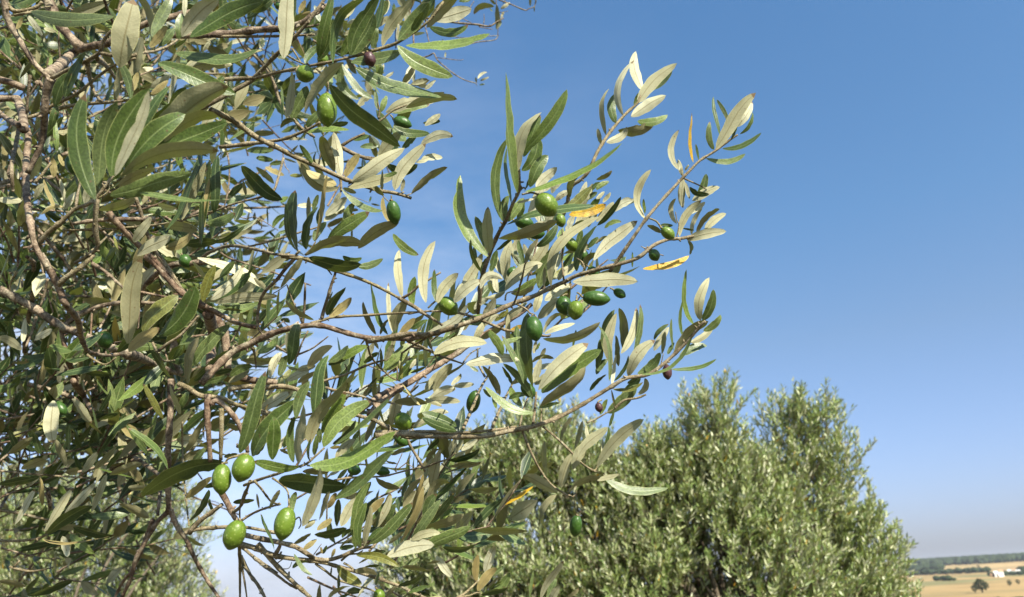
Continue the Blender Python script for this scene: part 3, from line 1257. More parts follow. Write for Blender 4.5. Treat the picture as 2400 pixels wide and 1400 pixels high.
 (0, 600, 4.667, .85, """
-20 900 240 1030 110 .1 u-2
380 920 570 800 75 0 u-2
520 1090 610 770 100 0 b
650 1400 650 1000 115 0 b
870 1400 960 1200 115 0 b
920 1280 1220 1290 55 0 d
900 480 1230 510 95 0 b
740 1120 900 1000 90 0 u
250 940 280 680 50 0 u
460 1380 490 1120 50 0 k"""),
 (300, 600, 4.667, .50, """
340 870 740 330 190 -.1 t
170 840 550 430 160 .08 k-1
10 1050 345 790 140 .05 k-2"""),
 (300, 600, 4.667, .63, """
650 1400 780 890 140 .1 b-2
700 1200 1120 750 120 .05 t
720 1370 1110 1010 110 0 d-1
590 950 750 760 105 0 t
500 1130 600 980 115 0 t
470 1330 250 1030 140 0 d-1
850 1400 1090 1310 55 0 t-2
1120 1320 1360 1200 85 .1 t-1
1100 1380 1330 1250 85 0 u
960 1290 1140 1240 115 0 d
820 500 960 100 95 .05 k-1
900 480 1260 95 85 -.08 u-1
980 460 1340 190 145 0 t
860 270 700 60 110 0 b
760 20 1505 365 95 .08 u1
1280 250 1370 110 75 0 d1
960 520 1640 430 100 .03 u-1
930 560 1440 520 90 -.1 t
1010 610 1260 600 85 0 b
1110 770 1340 810 46 0 t1
750 480 740 310 55 0 d
1430 250 1530 240 28 0 d1
1000 240 1160 60 80 0 t1
600 560 450 640 60 0 d1
560 40 400 20 80 0 t1"""),
 (0, 900, 2.8, .72, """
350 110 350 390 92 -.05 u-2
470 100 600 260 55 0 b
650 190 735 40 62 0 d
650 240 780 190 46 0 d
450 440 450 270 65 0 d
430 540 360 370 72 0 b
140 560 320 480 55 0 b
60 460 220 360 48 0 b
-10 660 250 620 46 0 d
310 985 610 790 68 .05 d-2
290 970 470 690 48 0 u-1
280 1020 720 1000 22 -.06 k-2
480 940 740 1010 42 0 d
460 990 610 1120 46 0 t
100 920 230 690 36 0 u
600 840 700 590 42 0 u-1
420 860 630 650 46 0 u
510 860 600 770 36 0 u
600 870 840 860 46 0 t
280 800 260 610 28 0 k
410 1000 450 1140 46 0 u
780 790 980 880 52 0 b
180 1390 480 1290 42 0 d
-10 1300 170 1330 55 0 b
980 470 830 270 34 0 t-2
120 450 60 300 60 0 d
270 460 210 300 60 0 d
540 580 640 450 46 0 u
620 560 770 410 46 0 b
700 560 800 430 60 0 d
720 600 930 520 50 0 b"""),
 (300, 900, 2.8, .60, """
640 522 90 740 100 -.1 d-2
380 750 550 610 46 0 k-1
400 900 520 690 70 -.1 d
420 520 510 420 90 0 t
380 450 500 240 62 0 b
630 480 720 460 46 0 k
340 170 390 50 46 0 t
230 230 100 0 36 0 k
340 200 270 10 46 0 b
260 560 0 290 36 -.08 t
690 780 830 760 46 0 d
0 680 140 690 36 0 b
500 680 620 640 40 0 d
560 850 530 760 30 0 d
620 300 690 150 50 0 d
900 70 980 10 60 0 u"""),
]
# x y length width direction(deg, clockwise from right) colour distance | stalk start x y
OL = """1281 480 64 51 50 g .51 1223 456
1314 517 32 25 75 g .56 1318 495
1228 522 44 30 5 d .57 1200 512
1257 548 40 28 0 d .60 1280 530
1339 573 36 28 60 g .62 1320 550
1367 600 32 26 80 d .66 1380 585
1390 638 32 25 50 d .62 1374 622
1565 547 38 27 38 g .58 1522 512
1534 598 30 26 60 d .59 1520 592
1452 688 32 22 30 d .60 1430 676
1397 700 66 36 5 d .58 1352 686
1322 716 46 38 80 d .60 1330 690
1349 727 46 38 95 g .57 1352 693
1252 770 60 41 78 d .53 1250 738
1050 718 54 40 40 g .56 1003 722
1110 942 56 32 105 d .68 1116 925
1564 872 36 22 85 p .59 1560 850
1404 955 24 18 75 p .59 1410 938
943 288 46 28 20 d .62 915 270
715 174 44 40 20 g .49 700 156
767 257 80 47 88 g .48 768 218
757 139 28 26 80 g .54 745 150
794 164 28 24 60 d .56 800 150
867 139 38 27 68 p .50 862 122
923 498 58 33 80 d .54 914 470
175 388 52 38 60 d .55 165 360
520 1123 74 44 92 g .46 533 1085
571 1097 70 51 110 g .46 560 1068
550 1254 74 50 112 g .46 562 1216
668 1227 82 48 103 g .47 675 1190
945 988 46 40 50 g .58 940 965
940 1030 40 26 45 d .60 935 1015
830 1102 32 25 10 d .60 815 1095
896 1105 36 22 10 d .60 878 1100
1350 1233 50 29 97 d .54 1350 1207
889 1396 32 28 70 g .52 880 1375
142 957 38 24 50 d .75 130 940
246 797 42 34 70 d .80 250 775
654 15 22 18 30 d .70 643 12
342 1027 38 22 5 d .85 325 1020
1201 640 30 26 110 d .64 1205 625
1238 914 42 30 45 d .57 1225 900
435 612 34 28 60 d .80 425 595
"""
# ------------------------------------------------------------------ builders for branches, leaves and olives
rng = random.Random(11)
def relief(px, py):           # gentle swell in depth shared by wood, leaves and fruit so that they stay joined
    return .045*noise.noise(Vector((px/260, py/260, .3)))
def at3(px, py, d):
    return at(px, py, d*(1 + relief(px, py)*1.3))

def catmull(pts, sub):
    out = []
    n = len(pts)
    for i in range(n-1):
        p0 = pts[max(i-1, 0)]; p1 = pts[i]; p2 = pts[i+1]; p3 = pts[min(i+2, n-1)]
        for k in range(sub):
            t = k/sub
            out.append(.5*((2*p1)+(p2-p0)*t+(2*p0-5*p1+4*p2-p3)*t*t+(3*p1-p0-3*p2+p3)*t**3))
    out.append(pts[-1]); return out

def tube(mb, pts, rads, seg=8, var=.5, lump=.12, cap=True):
    n = len(pts); vs = []; uvs = []; fs = []
    t0 = (pts[1]-pts[0]).normalized()
    nx = t0.orthogonal().normalized()
    s = 0
    for i in range(n):
        t = (pts[min(i+1, n-1)]-pts[max(i-1, 0)])
        if t.length < 1e-9: t = t0
        t.normalize(); nx = (nx - t*nx.dot(t)).normalized(); ny = t.cross(nx)
        if i: s += (pts[i]-pts[i-1]).length
        r = rads[i]
        for k in range(seg):
            a = 2*math.pi*k/seg
            d = nx*math.cos(a)+ny*math.sin(a)
            q = pts[i]+d*r
            rr = r*(1+lump*noise.noise(q*(.35/max(r, 1e-4)))+lump*.7*noise.noise(Vector((s*.9/max(r, 1e-4), 3, 1))))
            vs.append(pts[i]+d*rr); uvs.append((k/seg, s*12))
    for i in range(n-1):
        for k in range(seg):
            a = i*seg+k; b = i*seg+(k+1) % seg
            fs.append((a, b, b+seg, a+seg))
    if cap:
        fs.append(tuple(range(seg-1, -1, -1))); fs.append(tuple((n-1)*seg+k for k in range(seg)))
    mb.add(vs, fs, 0, uvs, var)

def spline_radii(n, r0, r1, lumps=0):
    return [r0+(r1-r0)*i/(n-1) for i in range(n)]

NL = 16
US = (-1, -.55, 0, .55, 1)
def leaf_mesh(mb, bx, by, tx, ty, w, bow, side, d, rg, mat=None):
    """one leaf blade between two image-measured ends, at distance d"""
    Lpx = math.hypot(tx-bx, ty-by)
    ax, ay = (tx-bx)/Lpx, (ty-by)/Lpx
    nx, ny = ay, -ax
    L3 = Lpx*d/FPX
    tilt = rg.uniform(-.28, .28)*L3
    arch = rg.uniform(-.06, .10)*L3
    wig = rg.uniform(-.018, .018)
    cen = []
    rb = relief(bx, by)*1.3
    for i in range(NL+1):
        s = i/NL
        o = (bow*4*s*(1-s) + wig*math.sin(2*math.pi*s))*Lpx
        dd = d*(1+rb) + tilt*s - arch*4*s*(1-s)
        cen.append(at(bx+(tx-bx)*s+nx*o, by+(ty-by)*s+ny*o, dd))
    a = (cen[-1]-cen[0]).normalized()
    mid = cen[NL//2]
    v = (CAM-mid).normalized()
    e1 = (v-a*v.dot(a)).normalized(); e2 = a.cross(e1)
    wmin = .155*Lpx
    th0 = math.acos(max(.3, min(1, w/wmin))) if w < wmin else 0
    best = None; tgt = rg.uniform(.2, .85)
    lit = side in 'utky'
    for _ in range(16):
        th = (th0*rg.choice((-1, 1)) if th0 > .25 else rg.uniform(-.5, .5)) + rg.uniform(-.08, .08)
        if not lit: th = rg.uniform(-1.12, 1.12)
        n = e1*math.cos(th)+e2*math.sin(th)
        ns = n.dot(SUN)
        if lit: sc = -abs(ns-tgt) - .1*abs(th)
        else: sc = (0 if ns < -.04 else -ns*3-.5) - .25*abs(th)
        if best is None or sc > best[0]: best = (sc, th, n)
    th, n = best[1], best[2]
    wr = 1.12*w/max(.42, math.cos(th))*d/FPX
    wr = min(wr, .34*L3)
    under = side in 'ub' or (side == 'k' and rg.random() < .7) or (side == 'y' and rg.random() < .4)
    topn = -n if under else n
    f1, f2 = rg.uniform(.16, .46), rg.uniform(.08, .36)
    tw = rg.uniform(-.6, .6)
    sk = rg.uniform(.86, 1.12)
    vs = []; uvs = []
    ph = rg.uniform(0, 6); bite = [(rg.uniform(.25, .85), rg.choice((-1, 1)), rg.uniform(.2, .6)) for _ in range(1 if rg.random() < .16 else 0)]; hk = rg.uniform(-.3, .5) if rg.random() < .5 else 0
    for i in range(NL+1):
        s = i/NL
        t = (cen[min(i+1, NL)]-cen[max(i-1, 0)]).normalized()
        nn = Matrix.Rotation(tw*(s-.5), 3, a) @ topn
        nn = (nn-t*nn.dot(t)).normalized(); lat = t.cross(nn)
        q = s**sk
        pr = .84*(4*q*(1-q))**.5+.16*(4*q*(1-q))**1.5 if 0 < q < 1 else 0
        if s < .06: pr = .10
        pr = max(pr, .085 if s < .5 else .012)
        hw = wr/2*pr
        for u in US:
            edge = 1+.035*math.sin(s*17+ph+u*2.6)+.01*math.sin(s*31+ph*3-u*2)
            for bs, bsd, bdp in bite:
                if u*bsd > 0: edge *= 1-bdp*max(0, 1-abs(s-bs)/.09)
            z = hw*(f1*abs(u)-f2*u*u) - hk*wr*max(0, s-.7)**2*9 + hw*.05*math.sin(s*23+ph*2)*u*u
            vs.append(cen[i]+lat*u*hw*edge+nn*z)
            uvs.append((.5+u*.5, s))
    fs = []
    for i in range(NL):
        for k in range(4):
            p = i*5+k
            fs.append((p, p+1, p+6, p+5))
    var = {'t': rg.uniform(.35, .95), 'd': rg.uniform(.05, .45), 'u': rg.uniform(.45, 1), 'b': rg.uniform(.1, .6)}.get(side, rg.random())  # shade put into the tone too: d and b darker, t and u paler
    m = {'k': 1, 'y': 2}.get(side, 0) if mat is None else mat
    mb.add(vs, fs, m, uvs, var)
    return L3*wr

LEAFM = [M_LEAF, M_GOLD, M_YELL]

tree = empty('olive_tree', Vector((-2.25, 1.7, 0)), label='near olive tree whose fruiting branches fill the left half of the picture', cat='tree')

# --- wood: every branch is a part
def numbers(line): return [float(q) for q in line.split()]
cnt = {'branch': 0, 'twig': 0}; minor = MB()
branches = []
paths = []
for ox, oy, sc, d, txt in BR:
    for line in txt.strip().split('\n'):
        q = numbers(line); xy = q[2:]
        px = [(ox+xy[i]/sc, oy+xy[i+1]/sc) for i in range(0, len(xy), 2)]
        paths.append([q[0]/sc, q[1], px, [d]*len(px), d])
def meet(i, p):                  # where branch i forks from or runs into thicker wood, take up that wood's distance
    best = None
    for j, o in enumerate(paths):
        if j == i or o[0] < paths[i][0]*.7: continue
        for a, b in zip(o[2], o[2][1:]):
            dx, dy = b[0]-a[0], b[1]-a[1]; t = max(0, min(1, ((p[0]-a[0])*dx+(p[1]-a[1])*dy)/(dx*dx+dy*dy+1e-9)))
            ds = math.hypot(a[0]+dx*t-p[0], a[1]+dy*t-p[1])
            if ds < 13 and (best is None or ds < best[0]): best = (ds, o[4])
    return best[1] if best else None
for i, (w_, v_, px, ds, d) in enumerate(paths):
    n = len(px)
    for end in (0, n-1):
        m = meet(i, px[end])
        if m is None or abs(m-d) > .3: continue
        for k in range(n):
            f = 1-abs(k-end)/max(1, (n-1)*.6)
            if f > 0: ds[k] += (m-d)*f
for w_, v_, px, ds, d in paths:
    branches.append((w_*d/FPX*(.88 if w_*d/FPX > .007 else 1), v_, [at3(x, y, dd) for (x, y), dd in zip(px, ds)], d))
branches.sort(key=lambda b: -b[0]*sum((b[2][i+1]-b[2][i]).length for i in range(len(b[2])-1)))
for th, var, pts, d in branches:
    ln = sum((pts[i+1]-pts[i]).length for i in range(len(pts)-1))
    sub = max(3, min(14, int(ln/(len(pts)-1)/max(.006, th*1.2))+2))
    sp = catmull(pts, sub)
    r0 = th*.5
    mb = MB(); r1 = r0*(.80 if th > .006 else .62)
    rd = spline_radii(len(sp), r0*1.05, r1)
    # swollen nodes where leaves once stood
    acc = 0; nxt = .02
    for i in range(1, len(sp)):
        acc += (sp[i]-sp[i-1]).length
        if acc > nxt: rd[i] *= 1.22; nxt = acc + rng.uniform(.016, .03)
    tube(mb, sp, rd, 10 if th > .005 else 7, var, .16)
    if th <= .006:                                   # leaf scars and short spurs on the thin wood
        for i in range(2, len(sp)-2):
            if rng.random() < .16:
                dr = Vector((rng.uniform(-1, 1), rng.uniform(-.6, .3), rng.uniform(-1, 1))).normalized()
                tube(mb, [sp[i], sp[i]+dr*r0*1.9], [r0*.55, r0*.3], 5, var, .1)
    nm = 'branch' if th > .0042 else 'twig'; cnt[nm] += 1
    if cnt[nm] <= 98: mb.build(nm, M_BARK if th > .0042 else M_TWIG, tree)
    else: minor.add(mb.v, mb.f, 0, mb.uv, var)

print('COUNTS', cnt)
if minor.v: tag(minor.build('minor_twigs', M_TWIG, tree), kind='stuff')
# --- leaves: the 100 that show largest are parts, the rest one part
leaves = []
for ox, oy, sc, d, txt in LF:
    for line in txt.strip().split('\n'):
        q = line.split(); s = q[6]; lay = int(s[1:]) if len(s) > 1 else 0
        bx, by, tx, ty, w = [float(x) for x in q[:5]]
        leaves.append((ox+bx/sc, oy+by/sc, ox+tx/sc, oy+ty/sc, w/sc, float(q[5]), s[0], d*(1+.028*lay)))
def shown(l):
    x = min(max((l[0]+l[2])/2, -60), 2460); y = (l[1]+l[3])/2
    return math.hypot(l[2]-l[0], l[3]-l[1])*l[4]*(1 if -20 < y < 1420 else .2)
leaves.sort(key=lambda l: -shown(l))
rest = MB()
for i, l in enumerate(leaves):
    rg = random.Random(1000+i)
    if i < 100:
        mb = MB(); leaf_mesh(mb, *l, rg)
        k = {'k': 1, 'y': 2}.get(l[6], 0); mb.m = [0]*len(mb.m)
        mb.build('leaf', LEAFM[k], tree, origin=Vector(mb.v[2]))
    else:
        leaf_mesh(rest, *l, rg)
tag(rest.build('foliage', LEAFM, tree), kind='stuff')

# --- olives with their stalks
def olive(cx, cy, ln, w, ang, col, d, sx_, sy_):
    rg = random.Random(int(cx*7+cy)); d = d*(1+relief(cx, cy)*1.3)
    c = at(cx, cy, d); a = math.radians(ang)
    tip = at(cx+math.cos(a)*ln/2, cy+math.sin(a)*ln/2, d + rg.uniform(-.15, .1)*ln*d/FPX)
    ax = (tip-c); hl = ax.length; ax.normalize()
    R = w/2*d/FPX
    e1 = ax.orthogonal().normalized(); e2 = ax.cross(e1)
    NQ, NS = 26, 28; vs = []; fs = []
    wr = .05 if col == 'p' else .012
    for i in range(NQ+1):
        q = i/NQ
        x = -math.cos(math.pi*q); r = math.sin(math.pi*q)
        x2 = x*hl*.97
        if q > .7: x2 += hl*.07*((q-.7)/.3)**2; r *= 1-.26*((q-.7)/.3)
        if q < .12: x2 += hl*.03*(1-q/.12)
        for k in range(NS):
            t = 2*math.pi*k/NS
            dv = (e1*math.cos(t)+e2*math.sin(t))
            p = dv*r*(1+.03*math.cos(t-1)) + ax*(x2/R)
            nz = 1 + wr*noise.noise(p*2.2+Vector((cx, 0, 0))) + (.08*abs(noise.noise(Vector((math.cos(t)*2, math.sin(t)*2, q*2.2+cx)))) if col == 'p' else 0)
            vs.append(c + dv*(r*R*(1+.03*math.cos(t-1))*nz) + ax*x2)
    for i in range(NQ):
        for k in range(NS):
            p = i*NS+k; p2 = i*NS+(k+1) % NS
            fs.append((p, p2, p2+NS, p+NS))
    mb = MB(); mb.add(vs, fs); o = mb.build('olive', M_OLI[col], tree, origin=c)
    b = at(sx_, sy_, d*1.004); top = c-ax*hl*.96
    mid = (b+top)/2 + Vector((rg.uniform(-.2, .2), 0, .25))*(b-top).length*.5
    pts = catmull([b, mid, top], 6); r = max(.0007, 5.2*d/FPX/2*.75)
    sb = MB(); tube(sb, pts, [r*1.0]*(len(pts)-2)+[r*1.15, r*1.6], 7, .9, .08)
    sb.build('stalk', M_TWIG, o)
    return o
for line in OL.strip().split('\n'):
    q = line.replace('|', '').split()
    olive(float(q[0]), float(q[1]), float(q[2]), float(q[3]), float(q[4]), q[5], float(q[6]), float(q[7]), float(q[8]))

# ------------------------------------------------------------------ leafy sprays for everything too many to measure
class Blades:
    """many small blades, each a folded lance of 3 (far) or 8 (near) faces"""
    def __init__(s): s.b = []; s.a = []; s.n = []; s.l = []; s.w = []; s.var = []; s.c = []; s.m = []
    def add(s, b, a, n, l, w, var, c=0.0, m=0):
        s.b.append(tuple(b)); s.a.append(tuple(a)); s.n.append(tuple(n)); s.l.append(l); s.w.append(w); s.var.append(var); s.c.append(c); s.m.append(m)
    def build(s, name, mats, parent, fine=False):
        b, a, n = (np.array(x, dtype=np.float64) for x in (s.b, s.a, s.n))
        a /= np.linalg.norm(a, axis=1, keepdims=True)
        n -= a*(n*a).sum(1, keepdims=True); n /= np.linalg.norm(n, axis=1, keepdims=True)
        t = np.cross(a, n); l = np.array(s.l)[:, None]; w = np.array(s.w)[:, None]; c = np.array(s.c)[:, None]
        rows = [(0, .06), (.22, .66), (.5, 1.0), (.78, .62), (1, .02)] if fine else [(0, .1), (.3, .85), (.7, .8), (1, .03)]
        cols = (-1, 0, 1) if fine else (-1, 1)
        V = []; UV = []
        for r, pr in rows:
            cp = b+a*l*r - n*(c*l*4*r*(1-r)*.5) - n*l*c*r*r*.5
            for u in cols:
                z = -.22 if u else 0
                V.append(cp+t*(u*w*pr/2)+n*(z*w*pr/2)); UV.append((.5+.5*u, r))
        nv = len(V); N = len(b)
        V = np.stack(V, 1).reshape(-1, 3)
        uv1 = np.array(UV)
        nc = len(cols); F = []
        for i in range(len(rows)-1):
            for k in range(nc-1): F.append((i*nc+k, i*nc+k+1, (i+1)*nc+k+1, (i+1)*nc+k))
        F = np.array(F); nf = len(F)
        FF = (F[None]+(np.arange(N)*nv)[:, None, None]).reshape(-1)
        me = bpy.data.meshes.new(name)
        me.vertices.add(N*nv); me.vertices.foreach_set('co', V.astype(np.float32).ravel())
        me.loops.add(len(FF)); me.loops.foreach_set('vertex_index', FF.astype(np.int32))
        me.polygons.add(N*nf); me.polygons.foreach_set('loop_start', np.arange(0, len(FF), 4, dtype=np.int32))
        me.polygons.foreach_set('loop_total', np.full(N*nf, 4, dtype=np.int32))
        for m in mats: me.materials.append(m)
        me.polygons.foreach_set('material_index', np.repeat(np.array(s.m, dtype=np.int32), nf))
        me.polygons.foreach_set('use_smooth', np.ones(N*nf, dtype=bool))
        at_ = me.attributes.new('var', 'FLOAT', 'POINT'); at_.data.foreach_set('value', np.repeat(np.array(s.var, dtype=np.float32), nv))
        ul = me.uv_layers.new(name='UVMap')
        uvall = uv1[F.ravel()]; ul.data.foreach_set('uv', np.tile(uvall, (N, 1)).astype(np.float32).ravel())
        me.update(calc_edges=True); me.validate()
        o = bpy.data.objects.new(name, me); COL.objects.link(o)
        o.parent = parent; o.matrix_parent_inverse = Matrix.Translation(-parent.location)
        return tag(o, kind='stuff')

def rvec(rg): 
    while True:
        v = Vector((rg.uniform(-1, 1), rg.uniform(-1, 1), rg.uniform(-1, 1)))
        if .05 < v.length < 1: return v.normalized()

def spray(bl, tw, p, dr, ln, rg, leaf=.055, wid=.0115, step=.017, rad=.0013, gold=.02, lift=.25, seg=5, vp=1):
    """a shoot with opposite leaves along it"""
    pts = [p.copy()]; dcur = dr.normalized(); n = max(3, int(ln/step))
    side = dcur.orthogonal().normalized(); side.rotate(Matrix.Rotation(rg.uniform(0, 6.28), 3, dcur))
    for i in range(n):
        dcur = (dcur+rvec(rg)*.10+Vector((0, 0, .02))).normalized()
        q = pts[-1]+dcur*step; pts.append(q)
        side = (side-dcur*side.dot(dcur)).normalized()
        if i > 1 or rg.random() < .5:
            side.rotate(Matrix.Rotation(1.2+rg.uniform(-.4, .4), 3, dcur))
            k = min(1, (n-i)/4)
            for sg in (-1, 1):
                if rg.random() < .12: continue
                a = (dcur*rg.uniform(.55, 1.1)+side*sg*rg.uniform(.5, .95)+Vector((0, 0, lift*rg.uniform(0, 1)))).normalized()
                nn = (dcur.cross(a)).cross(a)
                if nn.length < 1e-3: nn = rvec(rg)
                nn = nn.normalized()
                if nn.dot(dcur) < 0: nn = -nn
                nn = (nn+rvec(rg)*.55+Vector((0, 0, .25))).normalized()
                m = 0; r = rg.random()
                if r < gold: m = 1
                elif r < gold*1.15 and rg.random() < .5: m = 2
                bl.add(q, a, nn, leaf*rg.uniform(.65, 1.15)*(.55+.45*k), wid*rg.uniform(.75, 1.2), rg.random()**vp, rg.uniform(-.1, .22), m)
    if tw is not None:
        tube(tw, pts[::2] if len(pts) > 4 else pts, spline_radii(len(pts[::2]) if len(pts) > 4 else len(pts), rad, rad*.5), seg, rg.uniform(.2, .9), .1, False)

# inner foliage of the near tree: (centre x, y, radius x, y, nearest, farthest, sprays, direction in the picture)
FILL = [
 (150, 330, 300, 380, .8, 2.0, 110, None),
 (130, 700, 280, 300, .8, 1.9, 105, None),
 (160, 80, 260, 150, .8, 1.8, 34, None),
 (470, 120, 260, 190, .9, 2.2, 34, None),
 (760, 130, 230, 180, 1.0, 2.2, 18, None),
 (980, 60, 110, 90, 1.1, 1.8, 9, None),
 (560, 300, 180, 130, 1.0, 2.0, 9, None),
 (830, 330, 170, 110, .8, 1.8, 6, None),
 (470, 560, 120, 120, 1.0, 2.0, 9, None),
 (430, 680, 130, 110, .85, 1.7, 26, None),
 (360, 830, 160, 120, .85, 1.7, 24, None),
 (150, 1000, 250, 150, .78, 1.5, 38, (1, -.45)),
 (110, 1180, 210, 130, .78, 1.4, 15, (1, -.4)),
 (420, 960, 130, 90, .8, 1.4, 8, (1, -.5)),
 (60, 1330, 140, 80, .9, 1.5, 6, (1, -.3)),
 (650, 990, 150, 80, .75, 1.1, 4, (1, -.6)),
 (760, 1170, 220, 90, .72, 1.1, 7, (1, -.8)),
 (900, 1290, 190, 80, .70, 1.0, 6, (1, -.7)),
 (800, 1360, 160, 50, .8, 1.1, 4, (1, .3)),
 (930, 880, 120, 90, .75, 1.0, 2, (.8, -.8)),
 (1230, 740, 130, 60, .72, .80, 4, (.5, -1)),
 (1290, 660, 80, 50, .70, .80, 5, (.45, -1)),
 (1010, 1290, 60, 70, .62, .8, 2, (.8, -.6)),
 (130, 400, 260, 420, 1.6, 3.2, 210, None),
 (170, 780, 300, 260, 1.6, 3.2, 150, None),
 (400, 300, 140, 260, 1.5, 2.6, 42, None),
 (60, 1020, 140, 120, 1.2, 2.2, 28, None),
 (400, 800, 150, 180, 1.4, 2.4, 50, None),
 (740, 480, 60, 60, .8, 1.1, 1, (.5, -1)),
]
rg = random.Random(77)
bl = Blades(); tw = MB()
for cx, cy, rx, ry, d0, d1, n, dr in FILL:
    for k in range(n):
        while True:
            x, y = rg.uniform(-1, 1), rg.uniform(-1, 1)
            if x*x+y*y < 1: break
        d = d0+(d1-d0)*rg.random()
        p = at(cx+x*rx, cy+y*ry, d)
        if dr: v = (RT*dr[0]-UP*dr[1]) + rvec(rg)*.55
        else: v = rvec(rg)+RT*.45+UP*.1-FW*.2
        ln = rg.uniform(.08, .17)*(.42 if cx > 1150 else 1)
        open_sky = False                       # shoots do not reach out past the edge of the crown
        for f in (0, .5, 1, 1.3):
            r_ = p+v.normalized()*ln*f-CAM; z_ = r_.dot(FW); ex, ey = 1200+FPX*r_.dot(RT)/z_, 700-FPX*r_.dot(UP)/z_
            if 960 < ex < 1190 and 250 < ey < 640 or ex > 1060 and ey < 400: open_sky = True
        if open_sky: continue
        spray(bl, tw, p, v, ln, rg, leaf=.056, wid=.0125, step=.0165, rad=.0011+.0004*d, gold=.012, vp=1.0 if cx > 1150 else 1.7)  # leaves of the inner crown toned darker, deep shade put into their colour
# bare twigs and small limbs running through the inner crown
for k in range(95):
    cx, cy, r = rg.choice([(80, 400, 240), (80, 760, 240), (110, 300, 220), (120, 1050, 180)])
    d = rg.uniform(.95, 2.2)
    p = at(cx+rg.uniform(-1, 1)*r, cy+rg.uniform(-1, 1)*r*.7, d)
    v = (rvec(rg)+RT*.1-UP*.1).normalized(); ps = [p]
    for i in range(6):
        v = (v+rvec(rg)*.28).normalized(); ps.append(ps[-1]+v*rg.uniform(.04, .07))
    r = rg.choice((.0015, .002, .003, .004))
    tube(tw, ps, spline_radii(len(ps), r, r*.5), 5, rg.random()*.5, .2)
# the unseen crown goes on above, behind and left, added to help shade the inside
for k in range(230):
    th = rg.uniform(0, 1)
    c = Vector((-1.35+rg.gauss(0, .42), 1.65+rg.gauss(0, .55), 2.35+rg.gauss(0, .42)))
    rel = c-CAM; z = rel.dot(FW)
    if z > .05:
        px, py = 1200+FPX*rel.dot(RT)/z, 700-FPX*rel.dot(UP)/z
        if px > -120 and py > -260: continue
    if rel.length < .5: continue
    spray(bl, tw, c, rvec(rg)+Vector((.3, -.2, .2)), rg.uniform(.1, .2), rg, rad=.002, step=.018)
for k in range(75):       # unseen leafage added just above the frame to shade the left half
    px = rg.uniform(-250, 950); py = rg.uniform(-620, -130); d = rg.uniform(.55, 1.3)
    spray(bl, tw, at(px, py, d), rvec(rg)+RT*.3, rg.uniform(.06, .12), rg, rad=.0016, step=.018)
for k in range(250):      # unseen sprays added above the picture to throw shade on the inside of the tree
    y = rg.uniform(.5, 1.9); x = rg.uniform(-1.9, .05 if y > .8 else -.25)
    z = 1.6+y*.97+.06+abs(rg.gauss(0, .28))
    spray(bl, tw, Vector((x, y, z)), rvec(rg)+Vector((.2, -.1, .1)), rg.uniform(.08, .15), rg, rad=.0018, step=.016)
bl.build('inner_foliage', LEAFM, tree, fine=True)  # holds the unseen shading sprays as well
tag(tw.build('inner_twigs', M_BARK, tree), kind='stuff')

# trunk and limbs, left of the picture
mb = MB()
tb = tree.location
tp = catmull([tb+Vector(v) for v in ((0, 0, -.2), (.03, .02, .3), (-.05, .0, .8), (.02, -.04, 1.25), (.0, -.05, 1.5))], 6)
tube(mb, tp, spline_radii(len(tp), .19, .12), 18, .3, .22)
mb.build('trunk', M_TRUNK, tree)
for (px, py, d, r) in ((-260, 400, 1.0, .017), (-300, 30, .95, .022), (-260, 760, 1.1, .016), (-240, 1100, .9, .009)):
    e = at(px, py, d); s0 = tp[-1]+Vector((0, 0, -.12))
    m1 = s0.lerp(e, .35)+Vector((0, 0, .12)); m2 = s0.lerp(e, .7)+Vector((0, .05, .06))
    mb = MB(); ps = catmull([s0, m1, m2, e], 8); tube(mb, ps, spline_radii(len(ps), max(.04, r*1.6), r), 12, .3, .2)
    mb.build('limb', M_TRUNK, tree)
